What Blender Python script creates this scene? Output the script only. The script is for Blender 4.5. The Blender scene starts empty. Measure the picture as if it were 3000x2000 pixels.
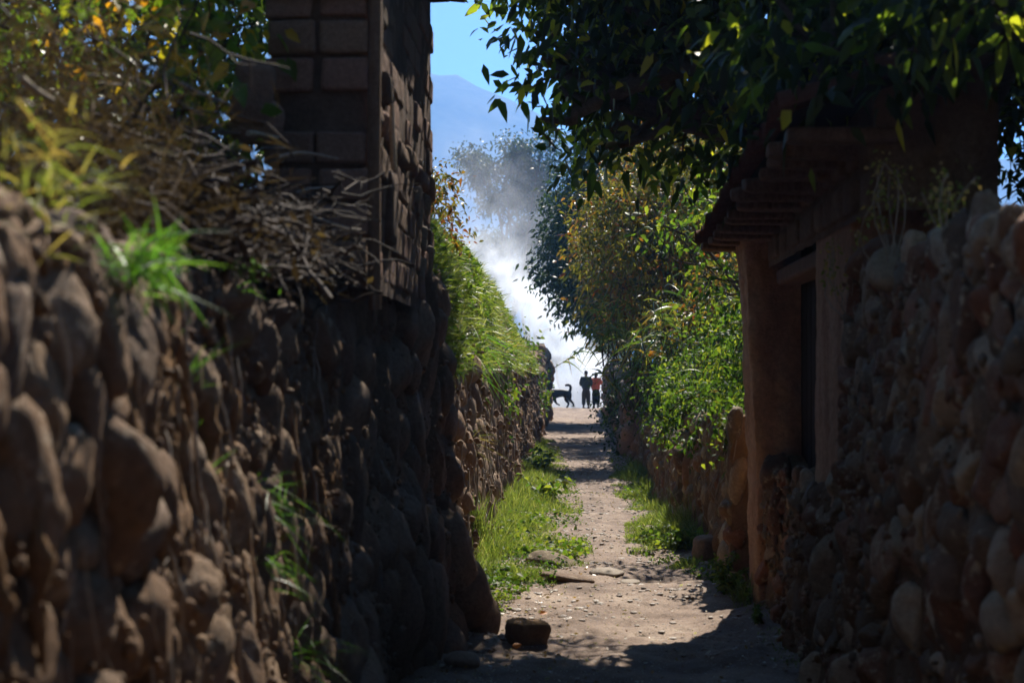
import bpy, bmesh, math, random
import numpy as np
from mathutils import Vector, Matrix

R = math.radians
rs = np.random.RandomState(7)
random.seed(7)
scene = bpy.context.scene
COL = scene.collection
EYE = 1.6
F = 5000.0

def at(px, py, y):
    """a point of the place seen at (px, py) of the 3000x2000 photo, y metres up the lane"""
    return np.array([(px - 1690) / F * y, y, EYE + (1092 - py) / F * y])

# ------------------------------------------------------------------ noise
def _hash(ix, iy, iz):
    h = (ix.astype(np.int64) * 374761393 + iy.astype(np.int64) * 668265263 + iz.astype(np.int64) * 2147483647 + 1013904223) & 0xffffffff
    h = ((h ^ (h >> 13)) * 1274126177) & 0xffffffff
    h = ((h ^ (h >> 16)) * 2246822519) & 0xffffffff
    return ((h ^ (h >> 15)) & 0xffff) / 65535.0

def vnoise(P):
    P = np.asarray(P, float)
    I = np.floor(P); f = P - I; f = f * f * (3 - 2 * f)
    x, y, z = I[..., 0], I[..., 1], I[..., 2]
    fx, fy, fz = f[..., 0], f[..., 1], f[..., 2]
    o = 0
    for dx in (0, 1):
        wx = fx if dx else 1 - fx
        for dy in (0, 1):
            wy = fy if dy else 1 - fy
            for dz in (0, 1):
                wz = fz if dz else 1 - fz
                o = o + wx * wy * wz * _hash(x + dx, y + dy, z + dz)
    return o

def fbm(P, octs=4, s=1.0):
    P = np.asarray(P, float) * s
    o = 0; a = 0.5; t = 0
    for k in range(octs):
        o = o + a * vnoise(P + 17.3 * k); t += a
        P = P * 2.03; a *= 0.5
    return o / t - 0.5            # about -0.5..0.5

def N3(*a): return np.stack(np.broadcast_arrays(*a), axis=-1)

# ------------------------------------------------------------------ meshes
class MB:
    def __init__(s): s.V = []; s.Fs = []; s.n = 0
    def add(s, V, Fc, mi=0):
        V = np.asarray(V, float).reshape(-1, 3); Fc = np.asarray(Fc, np.int64)
        s.V.append(V); s.Fs.append((Fc + s.n, mi)); s.n += len(V)
        return s
    def build(s, name, mats, parent=None, smooth=True, loc=None):
        me = bpy.data.meshes.new(name)
        V = np.concatenate(s.V)
        if loc is not None: V = V - np.array(loc)
        me.vertices.add(len(V)); me.vertices.foreach_set('co', V.astype(np.float32).ravel())
        tot = np.concatenate([np.full(len(f), f.shape[1]) for f, m in s.Fs])
        mi = np.concatenate([np.full(len(f), m) for f, m in s.Fs])
        lp = np.concatenate([f.ravel() for f, m in s.Fs])
        me.loops.add(len(lp)); me.loops.foreach_set('vertex_index', lp.astype(np.int32))
        st = np.concatenate([[0], np.cumsum(tot)[:-1]])
        me.polygons.add(len(tot))
        me.polygons.foreach_set('loop_start', st.astype(np.int32))
        me.polygons.foreach_set('loop_total', tot.astype(np.int32))
        me.polygons.foreach_set('material_index', mi.astype(np.int32))
        me.polygons.foreach_set('use_smooth', np.full(len(tot), smooth))
        me.update(calc_edges=True); me.validate()
        for m in (mats if isinstance(mats, (list, tuple)) else [mats]): me.materials.append(m)
        o = bpy.data.objects.new(name, me); COL.objects.link(o)
        if loc is not None: o.location = loc
        if parent is not None:
            o.parent = parent
            if loc is None: o.location = -parent.location if parent.parent is None else Vector((0, 0, 0))
        return o

def thing(name, label, cat, loc=(0, 0, 0), group=None):
    o = bpy.data.objects.new(name, None); COL.objects.link(o)
    o.empty_display_size = .1
    o.location = loc; o['label'] = label; o['category'] = cat
    if group: o['group'] = group
    return o

def tag(o, label=None, cat=None, group=None, kind=None):
    for k, v in (('label', label), ('category', cat), ('group', group), ('kind', kind)):
        if v: o[k] = v
    return o

def ico(sub):
    bm = bmesh.new(); bmesh.ops.create_icosphere(bm, subdivisions=sub, radius=1)
    V = np.array([v.co[:] for v in bm.verts]); Fc = np.array([[v.index for v in f.verts] for f in bm.faces]); bm.free()
    return V, Fc
ICO = {k: ico(k) for k in (1, 2, 3, 4)}

def rotm(rx, ry, rz):
    return np.array((Matrix.Rotation(rz, 3, 'Z') @ Matrix.Rotation(ry, 3, 'Y') @ Matrix.Rotation(rx, 3, 'X')))

def rock(mb, c, r, rot=(0, 0, 0), sub=3, ang=.5, rough=.06, seed=None, mi=0, k=9.0):
    """a rounded boulder: a sphere cut by soft random planes, plus noise"""
    q = np.random.RandomState(seed if seed is not None else rs.randint(1 << 30))
    D, Fc = ICO[sub]
    K = 9
    n = q.normal(size=(K, 3)); n /= np.linalg.norm(n, axis=1)[:, None]
    d = q.uniform(.62, 1.0, K) if k < 18 else q.uniform(.50, .84, K)
    dot = np.clip(D @ n.T, .02, None)
    t = d / dot
    rad = -np.log(np.exp(-k * np.minimum(t, 3)).sum(1) + math.exp(-k * 1.05)) / k
    rad = (1 - ang) * 1.0 + ang * rad * 1.2
    off = q.uniform(0, 50, 3)
    rad = rad * (1 + rough * 2.2 * fbm(D + off, 3, 1.6) + rough * .9 * fbm(D + off, 3, 6.0))
    if rough > .07:
        rg = 1 - np.abs(fbm(D + off, 3, 3.1)) * 5
        rad = rad * (1 + .05 * rg + .07 * fbm(D - off, 3, 11.0))
    P = (D * rad[:, None]) * np.array(r)
    P = P @ rotm(*rot).T + np.array(c)
    if rough > .08:
        m = min(r)
        W = np.stack([fbm(P * np.array([1, 1, .5]) + 31.7 * i, 3, .9 / m) for i in range(3)], -1)
        P = P + W * m * .38
    mb.add(P, Fc, mi)

def tube(mb, pts, rad, n=6, mi=0):
    pts = np.asarray(pts, float); m = len(pts)
    rad = np.broadcast_to(np.asarray(rad, float), (m,))
    T = np.gradient(pts, axis=0); T /= np.linalg.norm(T, axis=1)[:, None] + 1e-9
    up = np.array([.13, .21, .97]) if abs(T[0][2]) < .8 else np.array([.97, .2, .1])
    A = np.cross(T, up); A /= np.linalg.norm(A, axis=1)[:, None] + 1e-9
    B = np.cross(T, A)
    a = np.arange(n) / n * 2 * math.pi
    V = pts[:, None, :] + rad[:, None, None] * (A[:, None, :] * np.cos(a)[None, :, None] + B[:, None, :] * np.sin(a)[None, :, None])
    V = V.reshape(-1, 3)
    i = np.arange(m - 1)[:, None] * n; j = np.arange(n)[None, :]; j2 = (j + 1) % n
    Fc = np.stack([i + j, i + j2, i + n + j2, i + n + j], -1).reshape(-1, 4)
    mb.add(V, Fc, mi)
    mb.add(V[:n], [list(range(n))[::-1]], mi); mb.add(V[-n:], [list(range(n))], mi)

def curve(p0, p1, bend=.1, k=6, q=rs):
    p0 = np.array(p0, float); p1 = np.array(p1, float)
    t = np.linspace(0, 1, k)[:, None]
    L = np.linalg.norm(p1 - p0)
    b = q.normal(size=(1, 3)) * bend * L; c = q.normal(size=(1, 3)) * bend * L * .5
    return p0 + (p1 - p0) * t + b * np.sin(math.pi * t) + c * np.sin(2 * math.pi * t)

def norm(a): return a / (np.linalg.norm(a, axis=-1, keepdims=True) + 1e-9)

def leaves(mb, P, D, size, asp=.42, droop=.25, mi=0, q=rs):
    """N leaves: base P, direction D, length size; a folded pointed blade of 8 triangles"""
    P = np.asarray(P, float); n = len(P)
    size = np.broadcast_to(np.asarray(size, float), (n,))[:, None]
    D = norm(D + np.array([0, 0, 0.0]))
    S = norm(np.cross(D, q.normal(size=(n, 3))))
    U = np.cross(S, D)
    g = np.array([0, 0, -1.0])
    w = size * asp * .5
    m1 = P + D * size * .33 + g * size * droop * .08
    m2 = P + D * size * .68 + g * size * droop * .4
    tip = P + D * size + g * size * droop
    V = np.stack([P, m1 - S * w + U * w * .35, m1, m1 + S * w + U * w * .35,
                  m2 - S * w * .72 + U * w * .25, m2, m2 + S * w * .72 + U * w * .25, tip], 1).reshape(-1, 3)
    base = (np.arange(n) * 8)[:, None, None]
    T = np.array([[0, 2, 1], [0, 3, 2], [4, 5, 7], [5, 6, 7]])[None]
    Q = np.array([[1, 2, 5, 4], [2, 3, 6, 5]])[None]
    mb.V.append(V)
    mb.Fs.append(((base + T).reshape(-1, 3) + mb.n, mi)); mb.Fs.append(((base + Q).reshape(-1, 4) + mb.n, mi))
    mb.n += len(V)

def blades(mb, P, H, lean=.35, w=.006, segs=4, D=None, droop=.5, mi=0, q=rs):
    """N grass blades or reed leaves: tapering ribbons that arch over"""
    P = np.asarray(P, float); n = len(P)
    H = np.broadcast_to(np.asarray(H, float), (n,)); W = np.broadcast_to(np.asarray(w, float), (n,))
    a = q.uniform(0, 2 * math.pi, n)
    out = np.stack([np.cos(a), np.sin(a), np.zeros(n)], -1)
    if D is None:
        D = norm(out * q.uniform(0, lean, n)[:, None] + np.array([0, 0, 1.0]))
        out2 = out
    else:
        D = norm(np.broadcast_to(D, (n, 3)) + q.normal(size=(n, 3)) * lean * .5)
        out2 = norm(D * np.array([1, 1, 0]) + out * .2)
    S = norm(np.cross(D, norm(q.normal(size=(n, 3)))))
    Vs = []
    dr = q.uniform(.3, 1.3, n)[:, None] * droop
    for k in range(segs + 1):
        t = k / segs
        c = P + D * (H * t)[:, None] + (out2 * .35 * dr - np.array([0, 0, 1.0]) * .55 * dr) * (H * t ** 2.2)[:, None]
        ww = (W * (1 - t ** 1.6) * (1 if k else .7) + W * .06)[:, None] * .5
        Vs += [c - S * ww, c + S * ww]
    V = np.stack(Vs, 1).reshape(-1, 3)
    m = 2 * (segs + 1)
    Q = np.array([[2 * k, 2 * k + 1, 2 * k + 3, 2 * k + 2] for k in range(segs)])[None]
    mb.V.append(V); mb.Fs.append((((np.arange(n) * m)[:, None, None] + Q).reshape(-1, 4) + mb.n, mi)); mb.n += len(V)

def grid(mb, X, Y, Z, mi=0, flip=False):
    r, c = X.shape
    i = np.arange(r - 1)[:, None] * c; j = np.arange(c - 1)[None]
    Q = np.stack([i + j, i + j + 1, i + c + j + 1, i + c + j], -1).reshape(-1, 4)
    if flip: Q = Q[:, ::-1]
    mb.add(np.stack([X, Y, Z], -1), Q, mi)

def make_cube(k=6):
    bm = bmesh.new(); bmesh.ops.create_cube(bm, size=2)
    bmesh.ops.subdivide_edges(bm, edges=bm.edges[:], cuts=k - 1, use_grid_fill=True)
    V = np.array([v.co[:] for v in bm.verts]); Fc = np.array([[v.index for v in f.verts] for f in bm.faces]); bm.free()
    return V, Fc
CUBE = {k: make_cube(k) for k in (3, 6, 10)}

def block(mb, c, s, rot=(0, 0, 0), k=6, rnd=.12, rough=.02, mi=0):
    """a worn block of size s (full), with rounded arrises and a rough skin"""
    V, Fc = CUBE[k]
    s = np.array(s, float) / 2
    e = np.minimum(s.min() * rnd * 2, s.min() * .9)
    inner = V * (s - e)
    P = V * s
    core = np.clip(P, -(s - e), s - e)
    d = P - core; L = np.linalg.norm(d, axis=1, keepdims=True)
    P = core + d / np.maximum(L, 1e-9) * np.minimum(L, e)
    off = rs.uniform(0, 90, 3)
    P = P + norm(P) * ((fbm(P + off, 3, 9.0) * 2 * rough + fbm(P + off, 3, 38.0) * rough * .7))[:, None]
    mb.add(P @ rotm(*rot).T + np.array(c), Fc, mi)

# ------------------------------------------------------------------ materials
def newmat(name):
    m = bpy.data.materials.new(name); m.use_nodes = True
    nt = m.node_tree; nt.nodes.clear()
    return m, nt, nt.nodes.new('ShaderNodeOutputMaterial')

def ramp(nt, cols, pos=None, inter='LINEAR'):
    r = nt.nodes.new('ShaderNodeValToRGB'); e = r.color_ramp.elements
    r.color_ramp.interpolation = inter
    pos = pos or [i / (len(cols) - 1) for i in range(len(cols))]
    while len(e) < len(cols): e.new(.5)
    for i, (c, p) in enumerate(zip(cols, pos)):
        e[i].position = p; e[i].color = (*c, 1)
    return r

def noise_n(nt, co, scale, detail=6, rough=.6, sc=None):
    if sc is not None:
        mp = nt.nodes.new('ShaderNodeMapping'); mp.inputs['Scale'].default_value = sc
        nt.links.new(co, mp.inputs[0]); co = mp.outputs[0]
    n = nt.nodes.new('ShaderNodeTexNoise'); n.inputs['Scale'].default_value = scale
    n.inputs['Detail'].default_value = detail; n.inputs['Roughness'].default_value = rough
    nt.links.new(co, n.inputs['Vector']); return n

def mixc(nt, a, b, f, mode='MIX'):
    m = nt.nodes.new('ShaderNodeMix'); m.data_type = 'RGBA'; m.blend_type = mode
    for s, i in ((f, 0), (a, 6), (b, 7)):
        if hasattr(s, 'links'): nt.links.new(s, m.inputs[i])
        elif i == 0: m.inputs[0].default_value = s
        else: m.inputs[i].default_value = (*s, 1)
    return m.outputs[2]

def rough_mat(name, cols, scale=6, bump=.9, bscale=40, rough=.97, island=None, spec=.12, sc=None, speck=None, lichen=None, bd=.02):
    m, nt, out = newmat(name)
    tc = nt.nodes.new('ShaderNodeNewGeometry')
    co = tc.outputs['Position']
    n = noise_n(nt, co, scale, 8, .65, sc)
    r = ramp(nt, cols, [.25 + .5 * i / (len(cols) - 1) for i in range(len(cols))])
    nt.links.new(n.outputs['Fac'], r.inputs[0])
    c = r.outputs[0]
    if island:
        ri = ramp(nt, island); nt.links.new(tc.outputs['Random Per Island'], ri.inputs[0])
        c = mixc(nt, c, ri.outputs[0], .82)
    if lichen:
        n3 = noise_n(nt, co, 14, 5, .7); r3 = ramp(nt, [(0, 0, 0), (0, 0, 0), (1, 1, 1)], [0, .56, .66])
        nt.links.new(n3.outputs['Fac'], r3.inputs[0]); c = mixc(nt, c, lichen, r3.outputs[0])
    n2 = noise_n(nt, co, bscale, 10, .75)
    r2 = ramp(nt, [(.45, .45, .45), (1.25, 1.25, 1.25)], [.3, .7]); nt.links.new(n2.outputs['Fac'], r2.inputs[0])
    c = mixc(nt, c, r2.outputs[0], .8, 'MULTIPLY')
    p = nt.nodes.new('ShaderNodeBsdfPrincipled')
    p.inputs['Roughness'].default_value = rough; p.inputs['Specular IOR Level'].default_value = spec
    nt.links.new(c, p.inputs['Base Color'])
    b = nt.nodes.new('ShaderNodeBump'); b.inputs['Strength'].default_value = bump; b.inputs['Distance'].default_value = bd
    nt.links.new(n2.outputs['Fac'], b.inputs['Height']); nt.links.new(b.outputs[0], p.inputs['Normal'])
    nt.links.new(p.outputs[0], out.inputs[0])
    return m

def leaf_mat(name, cols, pos=None, trans=.5, rough=.45, spec=.4, boost=1.6, clump=None):
    m, nt, out = newmat(name)
    g = nt.nodes.new('ShaderNodeNewGeometry')
    r = ramp(nt, cols, pos); 
    fac = g.outputs['Random Per Island']
    if clump:
        n = noise_n(nt, g.outputs['Position'], clump, 3, .6)
        a = nt.nodes.new('ShaderNodeMath'); a.operation = 'MULTIPLY_ADD'; a.inputs[1].default_value = 1.7; a.inputs[2].default_value = -.85
        nt.links.new(n.outputs['Fac'], a.inputs[0])
        b = nt.nodes.new('ShaderNodeMath'); b.operation = 'ADD'; b.use_clamp = True
        nt.links.new(a.outputs[0], b.inputs[0]); nt.links.new(fac, b.inputs[1]); fac = b.outputs[0]
    nt.links.new(fac, r.inputs[0])
    p = nt.nodes.new('ShaderNodeBsdfPrincipled'); p.inputs['Roughness'].default_value = rough
    p.inputs['Specular IOR Level'].default_value = spec
    nt.links.new(r.outputs[0], p.inputs['Base Color'])
    t = nt.nodes.new('ShaderNodeBsdfTranslucent')
    h = nt.nodes.new('ShaderNodeVectorMath'); h.operation = 'MULTIPLY'; h.inputs[1].default_value = (boost * 1.15, boost * 1.2, boost * .5)
    nt.links.new(r.outputs[0], h.inputs[0]); nt.links.new(h.outputs[0], t.inputs[0])
    mx = nt.nodes.new('ShaderNodeMixShader'); mx.inputs[0].default_value = trans
    nt.links.new(p.outputs[0], mx.inputs[1]); nt.links.new(t.outputs[0], mx.inputs[2])
    nt.links.new(mx.outputs[0], out.inputs[0])
    return m

def plain(name, c, rough=.85, spec=.3, var=.3, scale=30):
    return rough_mat(name, [tuple(x * (1 - var) for x in c), tuple(min(1, x * (1 + var)) for x in c)], scale, .2, 60, rough, spec=spec, bd=.004)

M = {}
M['mud'] = rough_mat('brown_clay', [(0.146, 0.079, 0.037), (0.275, 0.156, 0.076), (0.397, 0.240, 0.122)], 5, .9, 46, island=None, sc=(1, 1, .55), bd=.025)
M['stone'] = rough_mat('fieldstone', [(0.124, 0.076, 0.046), (0.220, 0.139, 0.088), (0.322, 0.220, 0.146)], 7, .8, 34, .8, island=[(0.176, 0.102, 0.056), (0.220, 0.139, 0.088), (0.264, 0.154, 0.081), (0.154, 0.105, 0.076), (0.307, 0.205, 0.124), (0.132, 0.088, 0.066)], lichen=(0.395, 0.300, 0.212))
M['stone_red'] = rough_mat('reddish_fieldstone', [(0.143, 0.089, 0.050), (0.228, 0.152, 0.090), (0.343, 0.252, 0.155)], 6, .7, 30, .8, island=[(0.317, 0.224, 0.136), (0.148, 0.128, 0.094), (0.264, 0.128, 0.073), (0.487, 0.394, 0.255), (0.180, 0.107, 0.053), (0.212, 0.085, 0.047), (0.106, 0.075, 0.047), (0.381, 0.298, 0.196)], lichen=(0.443, 0.360, 0.229))
M['stone_dark'] = rough_mat('dark_fieldstone', [(0.168, 0.110, 0.078), (0.277, 0.190, 0.136), (0.431, 0.309, 0.216)], 7, .8, 34, .85, island=[(0.186, 0.129, 0.093), (0.309, 0.216, 0.154), (0.262, 0.173, 0.117), (0.400, 0.294, 0.216)])
M['mud_dark'] = rough_mat('dark_earth', [(0.119, 0.074, 0.046), (0.210, 0.137, 0.084), (0.342, 0.224, 0.137)], 5, .9, 46)
M['mud_red'] = rough_mat('reddish_earth', [(0.099, 0.060, 0.034), (0.187, 0.119, 0.067), (0.286, 0.200, 0.120)], 4, .9, 36, sc=(1, 1, .6))
M['adobe'] = rough_mat('adobe_block', [(0.165, 0.103, 0.076), (0.252, 0.159, 0.117), (0.350, 0.223, 0.165)], 8, .6, 60, island=[(0.252, 0.146, 0.106), (0.291, 0.190, 0.141), (0.195, 0.129, 0.095), (0.252, 0.172, 0.113)])
M['mortar'] = rough_mat('clay_joint', [(0.084, 0.055, 0.040), (0.144, 0.097, 0.070), (0.204, 0.138, 0.100)], 8, .8, 50)
M['plaster'] = rough_mat('weathered_clay_plaster', [(0.269, 0.139, 0.077), (0.471, 0.269, 0.152), (0.600, 0.415, 0.247)], 3.5, .8, 26, sc=(1.6, 1.6, .35), bd=.03)
M['tile'] = rough_mat('clay_roof_tile', [(.09, .035, .022), (.15, .065, .04), (.22, .11, .07)], 9, .5, 50, island=[(.12, .05, .03), (.18, .08, .05), (.14, .075, .05)])
M['wood'] = rough_mat('old_timber', [(0.091, 0.055, 0.035), (0.169, 0.104, 0.065), (0.247, 0.163, 0.104)], 8, .7, 40, sc=(4, 4, .5), bd=.01)
M['wood_dark'] = rough_mat('blackened_timber', [(.025, .019, .015), (.05, .037, .028)], 8, .7, 40, sc=(4, 4, .5), bd=.01)
M['wood_pale'] = rough_mat('bleached_stick', [(.30, .24, .16), (.42, .35, .25)], 12, .3, 60, .7, bd=.004)
M['bark'] = rough_mat('bark', [(.05, .037, .026), (.10, .075, .055), (.16, .13, .10)], 14, .8, 50)
M['twig'] = rough_mat('dry_twig', [(0.045, 0.030, 0.021), (0.105, 0.075, 0.056)], 12, .3, 60, .75, island=[(0.026, 0.018, 0.013), (0.060, 0.041, 0.030), (0.128, 0.094, 0.071), (0.045, 0.032, 0.024)], bd=.004)
M['root'] = rough_mat('pale_root', [(.24, .19, .14), (.38, .32, .26)], 30, .3, 80, .8, bd=.003)
M['brush'] = leaf_mat('dry_brush', [(.04, .024, .018), (.08, .05, .035), (.13, .085, .058), (.20, .14, .09)], trans=.25, rough=.8, spec=.1, boost=.9)
M['litter'] = leaf_mat('fallen_leaf', [(.20, .10, .05), (.38, .27, .16), (.55, .50, .40), (.70, .66, .58), (.50, .22, .05)], [0, .35, .6, .93, 1], trans=.25, rough=.4, spec=.6, boost=.9)
M['grass'] = leaf_mat('lane_grass', [(.055, .085, .022), (.105, .145, .038), (.17, .20, .065), (.32, .30, .15)], [0, .45, .85, 1], trans=.5, rough=.4, boost=1.55)
M['grass_dry'] = leaf_mat('straw_grass', [(.10, .15, .03), (.20, .21, .06), (.34, .26, .11), (.36, .23, .10)], [0, .4, .75, 1], trans=.5, rough=.5, boost=1.4)
M['tuft'] = leaf_mat('bright_tuft', [(.05, .13, .02), (.085, .20, .03), (.14, .25, .04)], trans=.45, rough=.4, boost=1.5)
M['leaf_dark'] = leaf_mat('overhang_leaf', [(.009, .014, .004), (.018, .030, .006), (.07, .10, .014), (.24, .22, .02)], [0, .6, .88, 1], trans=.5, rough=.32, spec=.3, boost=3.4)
M['leaf_olive'] = leaf_mat('olive_leaf', [(.035, .045, .012), (.085, .085, .018), (.15, .125, .025), (.24, .11, .018), (.15, .045, .014)], [0, .35, .65, .9, 1], trans=.45, rough=.42, spec=.35, boost=1.6, clump=.9)
M['leaf_green'] = leaf_mat('fresh_leaf', [(.022, .045, .010), (.045, .085, .014), (.08, .13, .02), (.17, .19, .03)], trans=.48, rough=.55, spec=.25, boost=1.7, clump=1.4)
M['leaf_deep'] = leaf_mat('deep_leaf', [(.015, .03, .010), (.028, .052, .014), (.045, .075, .02)], trans=.35, rough=.45, boost=1.3, clump=.7)
M['leaf_yel'] = leaf_mat('yellowing_leaf', [(.05, .10, .012), (.10, .17, .02), (.18, .22, .02), (.45, .30, .02), (.42, .18, .02)], [0, .45, .72, .9, 1], trans=.5, rough=.35, spec=.5, boost=1.7)
M['reed'] = leaf_mat('reed_leaf', [(.05, .085, .022), (.10, .15, .03), (.22, .22, .05), (.42, .22, .05)], [0, .5, .8, 1], trans=.4, rough=.4, boost=1.5)
M['dirt'] = None

def dirt_mat():
    m, nt, out = newmat('lane_dirt')
    g = nt.nodes.new('ShaderNodeNewGeometry'); co = g.outputs['Position']
    n = noise_n(nt, co, 1.3, 8, .65); r = ramp(nt, [(.11, .07, .047), (.22, .148, .104), (.36, .27, .20)], [.3, .5, .70])
    nt.links.new(n.outputs['Fac'], r.inputs[0]); c = r.outputs[0]
    n2 = noise_n(nt, co, 55, 8, .7); r2 = ramp(nt, [(.55, .55, .55), (1.2, 1.2, 1.2)], [.35, .65]); nt.links.new(n2.outputs['Fac'], r2.inputs[0])
    c = mixc(nt, c, r2.outputs[0], .8, 'MULTIPLY')
    v = nt.nodes.new('ShaderNodeTexVoronoi'); v.inputs['Scale'].default_value = 46; nt.links.new(co, v.inputs['Vector'])
    rv = ramp(nt, [(1, 1, 1), (0, 0, 0)], [.12, .26]); nt.links.new(v.outputs['Distance'], rv.inputs[0])
    rc = ramp(nt, [(0, 0, 0), (0, 0, 0), (1, 1, 1)], [0, .55, .62]); nt.links.new(v.outputs['Color'], rc.inputs[0])
    ml = nt.nodes.new('ShaderNodeMath'); ml.operation = 'MULTIPLY'; nt.links.new(rv.outputs[0], ml.inputs[0]); nt.links.new(rc.outputs[0], ml.inputs[1])
    c = mixc(nt, c, (.42, .37, .31), ml.outputs[0])
    p = nt.nodes.new('ShaderNodeBsdfPrincipled'); p.inputs['Roughness'].default_value = .85; p.inputs['Specular IOR Level'].default_value = .3
    nt.links.new(c, p.inputs['Base Color'])
    ad = nt.nodes.new('ShaderNodeMath'); ad.operation = 'ADD'; nt.links.new(n2.outputs['Fac'], ad.inputs[0]); nt.links.new(ml.outputs[0], ad.inputs[1])
    b = nt.nodes.new('ShaderNodeBump'); b.inputs['Strength'].default_value = .8; b.inputs['Distance'].default_value = .012
    nt.links.new(ad.outputs[0], b.inputs['Height']); nt.links.new(b.outputs[0], p.inputs['Normal']); nt.links.new(p.outputs[0], out.inputs[0])
    return m
M['dirt'] = dirt_mat()
M['ground'] = rough_mat('field_earth', [(.07, .06, .03), (.12, .10, .05), (.18, .14, .08)], .6, .6, 12)
M['hill'] = rough_mat('mountain_slope', [(.05, .055, .035), (.09, .085, .055), (.13, .115, .08)], .006, .4, .05, bd=4)

# ------------------------------------------------------------------ world, sun, camera
AZ, EL = R(14), R(47)
w = bpy.data.worlds.new('World'); scene.world = w; w.use_nodes = True
nt = w.node_tree; nt.nodes.clear()
sky = nt.nodes.new('ShaderNodeTexSky'); sky.sky_type = 'NISHITA'; sky.sun_disc = False
sky.sun_elevation = EL; sky.sun_rotation = AZ; sky.altitude = 2000; sky.air_density = .5; sky.dust_density = 0; sky.ozone_density = 1.5
bg = nt.nodes.new('ShaderNodeBackground'); bg.inputs['Strength'].default_value = .052
wo = nt.nodes.new('ShaderNodeOutputWorld'); nt.links.new(sky.outputs[0], bg.inputs[0]); nt.links.new(bg.outputs[0], wo.inputs[0])
sl = bpy.data.lights.new('sun', 'SUN'); sl.energy = 4.6; sl.angle = R(.5); sl.color = (1, .93, .82)
so = bpy.data.objects.new('sun', sl); COL.objects.link(so)
sd = Vector((math.sin(AZ) * math.cos(EL), math.cos(AZ) * math.cos(EL), math.sin(EL)))
so.rotation_euler = (-sd).to_track_quat('-Z', 'Y').to_euler(); so.location = sd * 30
cd = bpy.data.cameras.new('camera'); co = bpy.data.objects.new('camera', cd); COL.objects.link(co); scene.camera = co
co.location = (0, 0, EYE); co.rotation_euler = (R(90) + math.atan(92 / F), 0, math.atan(190 / F))
cd.lens = 60; cd.sensor_width = 36; cd.clip_end = 9000; cd.clip_start = .05
cd.dof.use_dof = True; cd.dof.focus_distance = 20; cd.dof.aperture_fstop = 3.3
vs = scene.view_settings; vs.view_transform = 'Standard'; vs.look = 'None'; vs.exposure = 1.45; vs.gamma = 1
cy = scene.cycles
cy.use_denoising = True; cy.denoiser = 'OPENIMAGEDENOISE'
cy.max_bounces = 10; cy.diffuse_bounces = 4; cy.glossy_bounces = 2; cy.transmission_bounces = 4; cy.volume_bounces = 9; cy.transparent_max_bounces = 8
cy.volume_step_rate = .6; cy.volume_max_steps = 256
cy.sample_clamp_indirect = 4; cy.caustics_reflective = False; cy.caustics_refractive = False

# ------------------------------------------------------------------ the ground
def lane_z(y):
    return np.interp(y, [-50, 0, 12, 30, 50, 66, 74, 78, 84, 100, 160, 400, 900, 3000],
                     [0, 0, 0, .02, -.03, -.02, .03, -.02, -.35, -2.2, -7, -10, -6, 20])

def bank_l(y): return np.interp(y, [-9, 0, 9, 12, 22, 30, 44, 60, 75, 90, 120], [1.7, 1.75, 1.75, 2.0, 2.0, 1.7, 1.8, 1.3, .3, -1, -3])
def bank_r(y): return np.interp(y, [-9, 0, 12, 14, 17, 18, 27, 30, 60, 75, 90, 120], [1.9, 1.9, 1.9, .95, .95, .65, .65, 1.2, 1.2, .6, -.8, -3])

def terrain(x, y):
    z = lane_z(y)
    sm = lambda t: np.clip(t, 0, 1) ** 2 * (3 - 2 * np.clip(t, 0, 1))
    a = sm((-1.28 - x) / .25); b = sm((x - 1.50) / .25)
    z = z + a * (bank_l(y) - z) + b * (bank_r(y) - z)
    z = z + (a + b) * fbm(N3(x, y, 0 * x), 4, .5) * .35 - .14 * (1 - a) * (1 - b) * (y < 91)
    z = z + sm((np.abs(x) - 3) / 14) * 1.8 * (y < 400)
    return z

mb = MB()
xs = np.concatenate([-np.geomspace(2600, 3, 46), np.linspace(-2.9, -1.9, 8), np.linspace(-1.8, 1.9, 64), np.linspace(2.0, 3.0, 8), np.geomspace(3.2, 2600, 46)])
ys = np.concatenate([[-60, -20, -8, -3], np.linspace(-1, 30, 160), np.linspace(30.3, 90, 140), np.geomspace(91, 4200, 60)])
X, Y = np.meshgrid(xs, ys); grid(mb, X, Y, terrain(X, Y))
tag(mb.build('ground', M['ground']), kind='structure')

def path_z(x, y):
    base = lane_z(y)
    p = N3(x, y, 0 * x)
    z = base + .012 + fbm(p, 4, 1.6) * .10 + fbm(p, 4, 6) * .055 + fbm(p, 3, 22) * .02
    z = z + .05 * np.clip(np.abs(x - .25) - .45, 0, .6)          # trodden hollow in the middle
    z = z + .03 * np.sin(y * 1.1 + 2 * fbm(p, 2, .7)) * np.exp(-((x - .4) / 1.0) ** 2) * .5
    return z
mb = MB()
ys = np.concatenate([np.linspace(1.0, 26, 900), np.geomspace(26.05, 92, 340)])
xs = np.linspace(-1.5, 1.75, 150)
X, Y = np.meshgrid(xs, ys); grid(mb, X, Y, path_z(X, Y))
tag(mb.build('path', M['dirt']), kind='structure')

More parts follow.
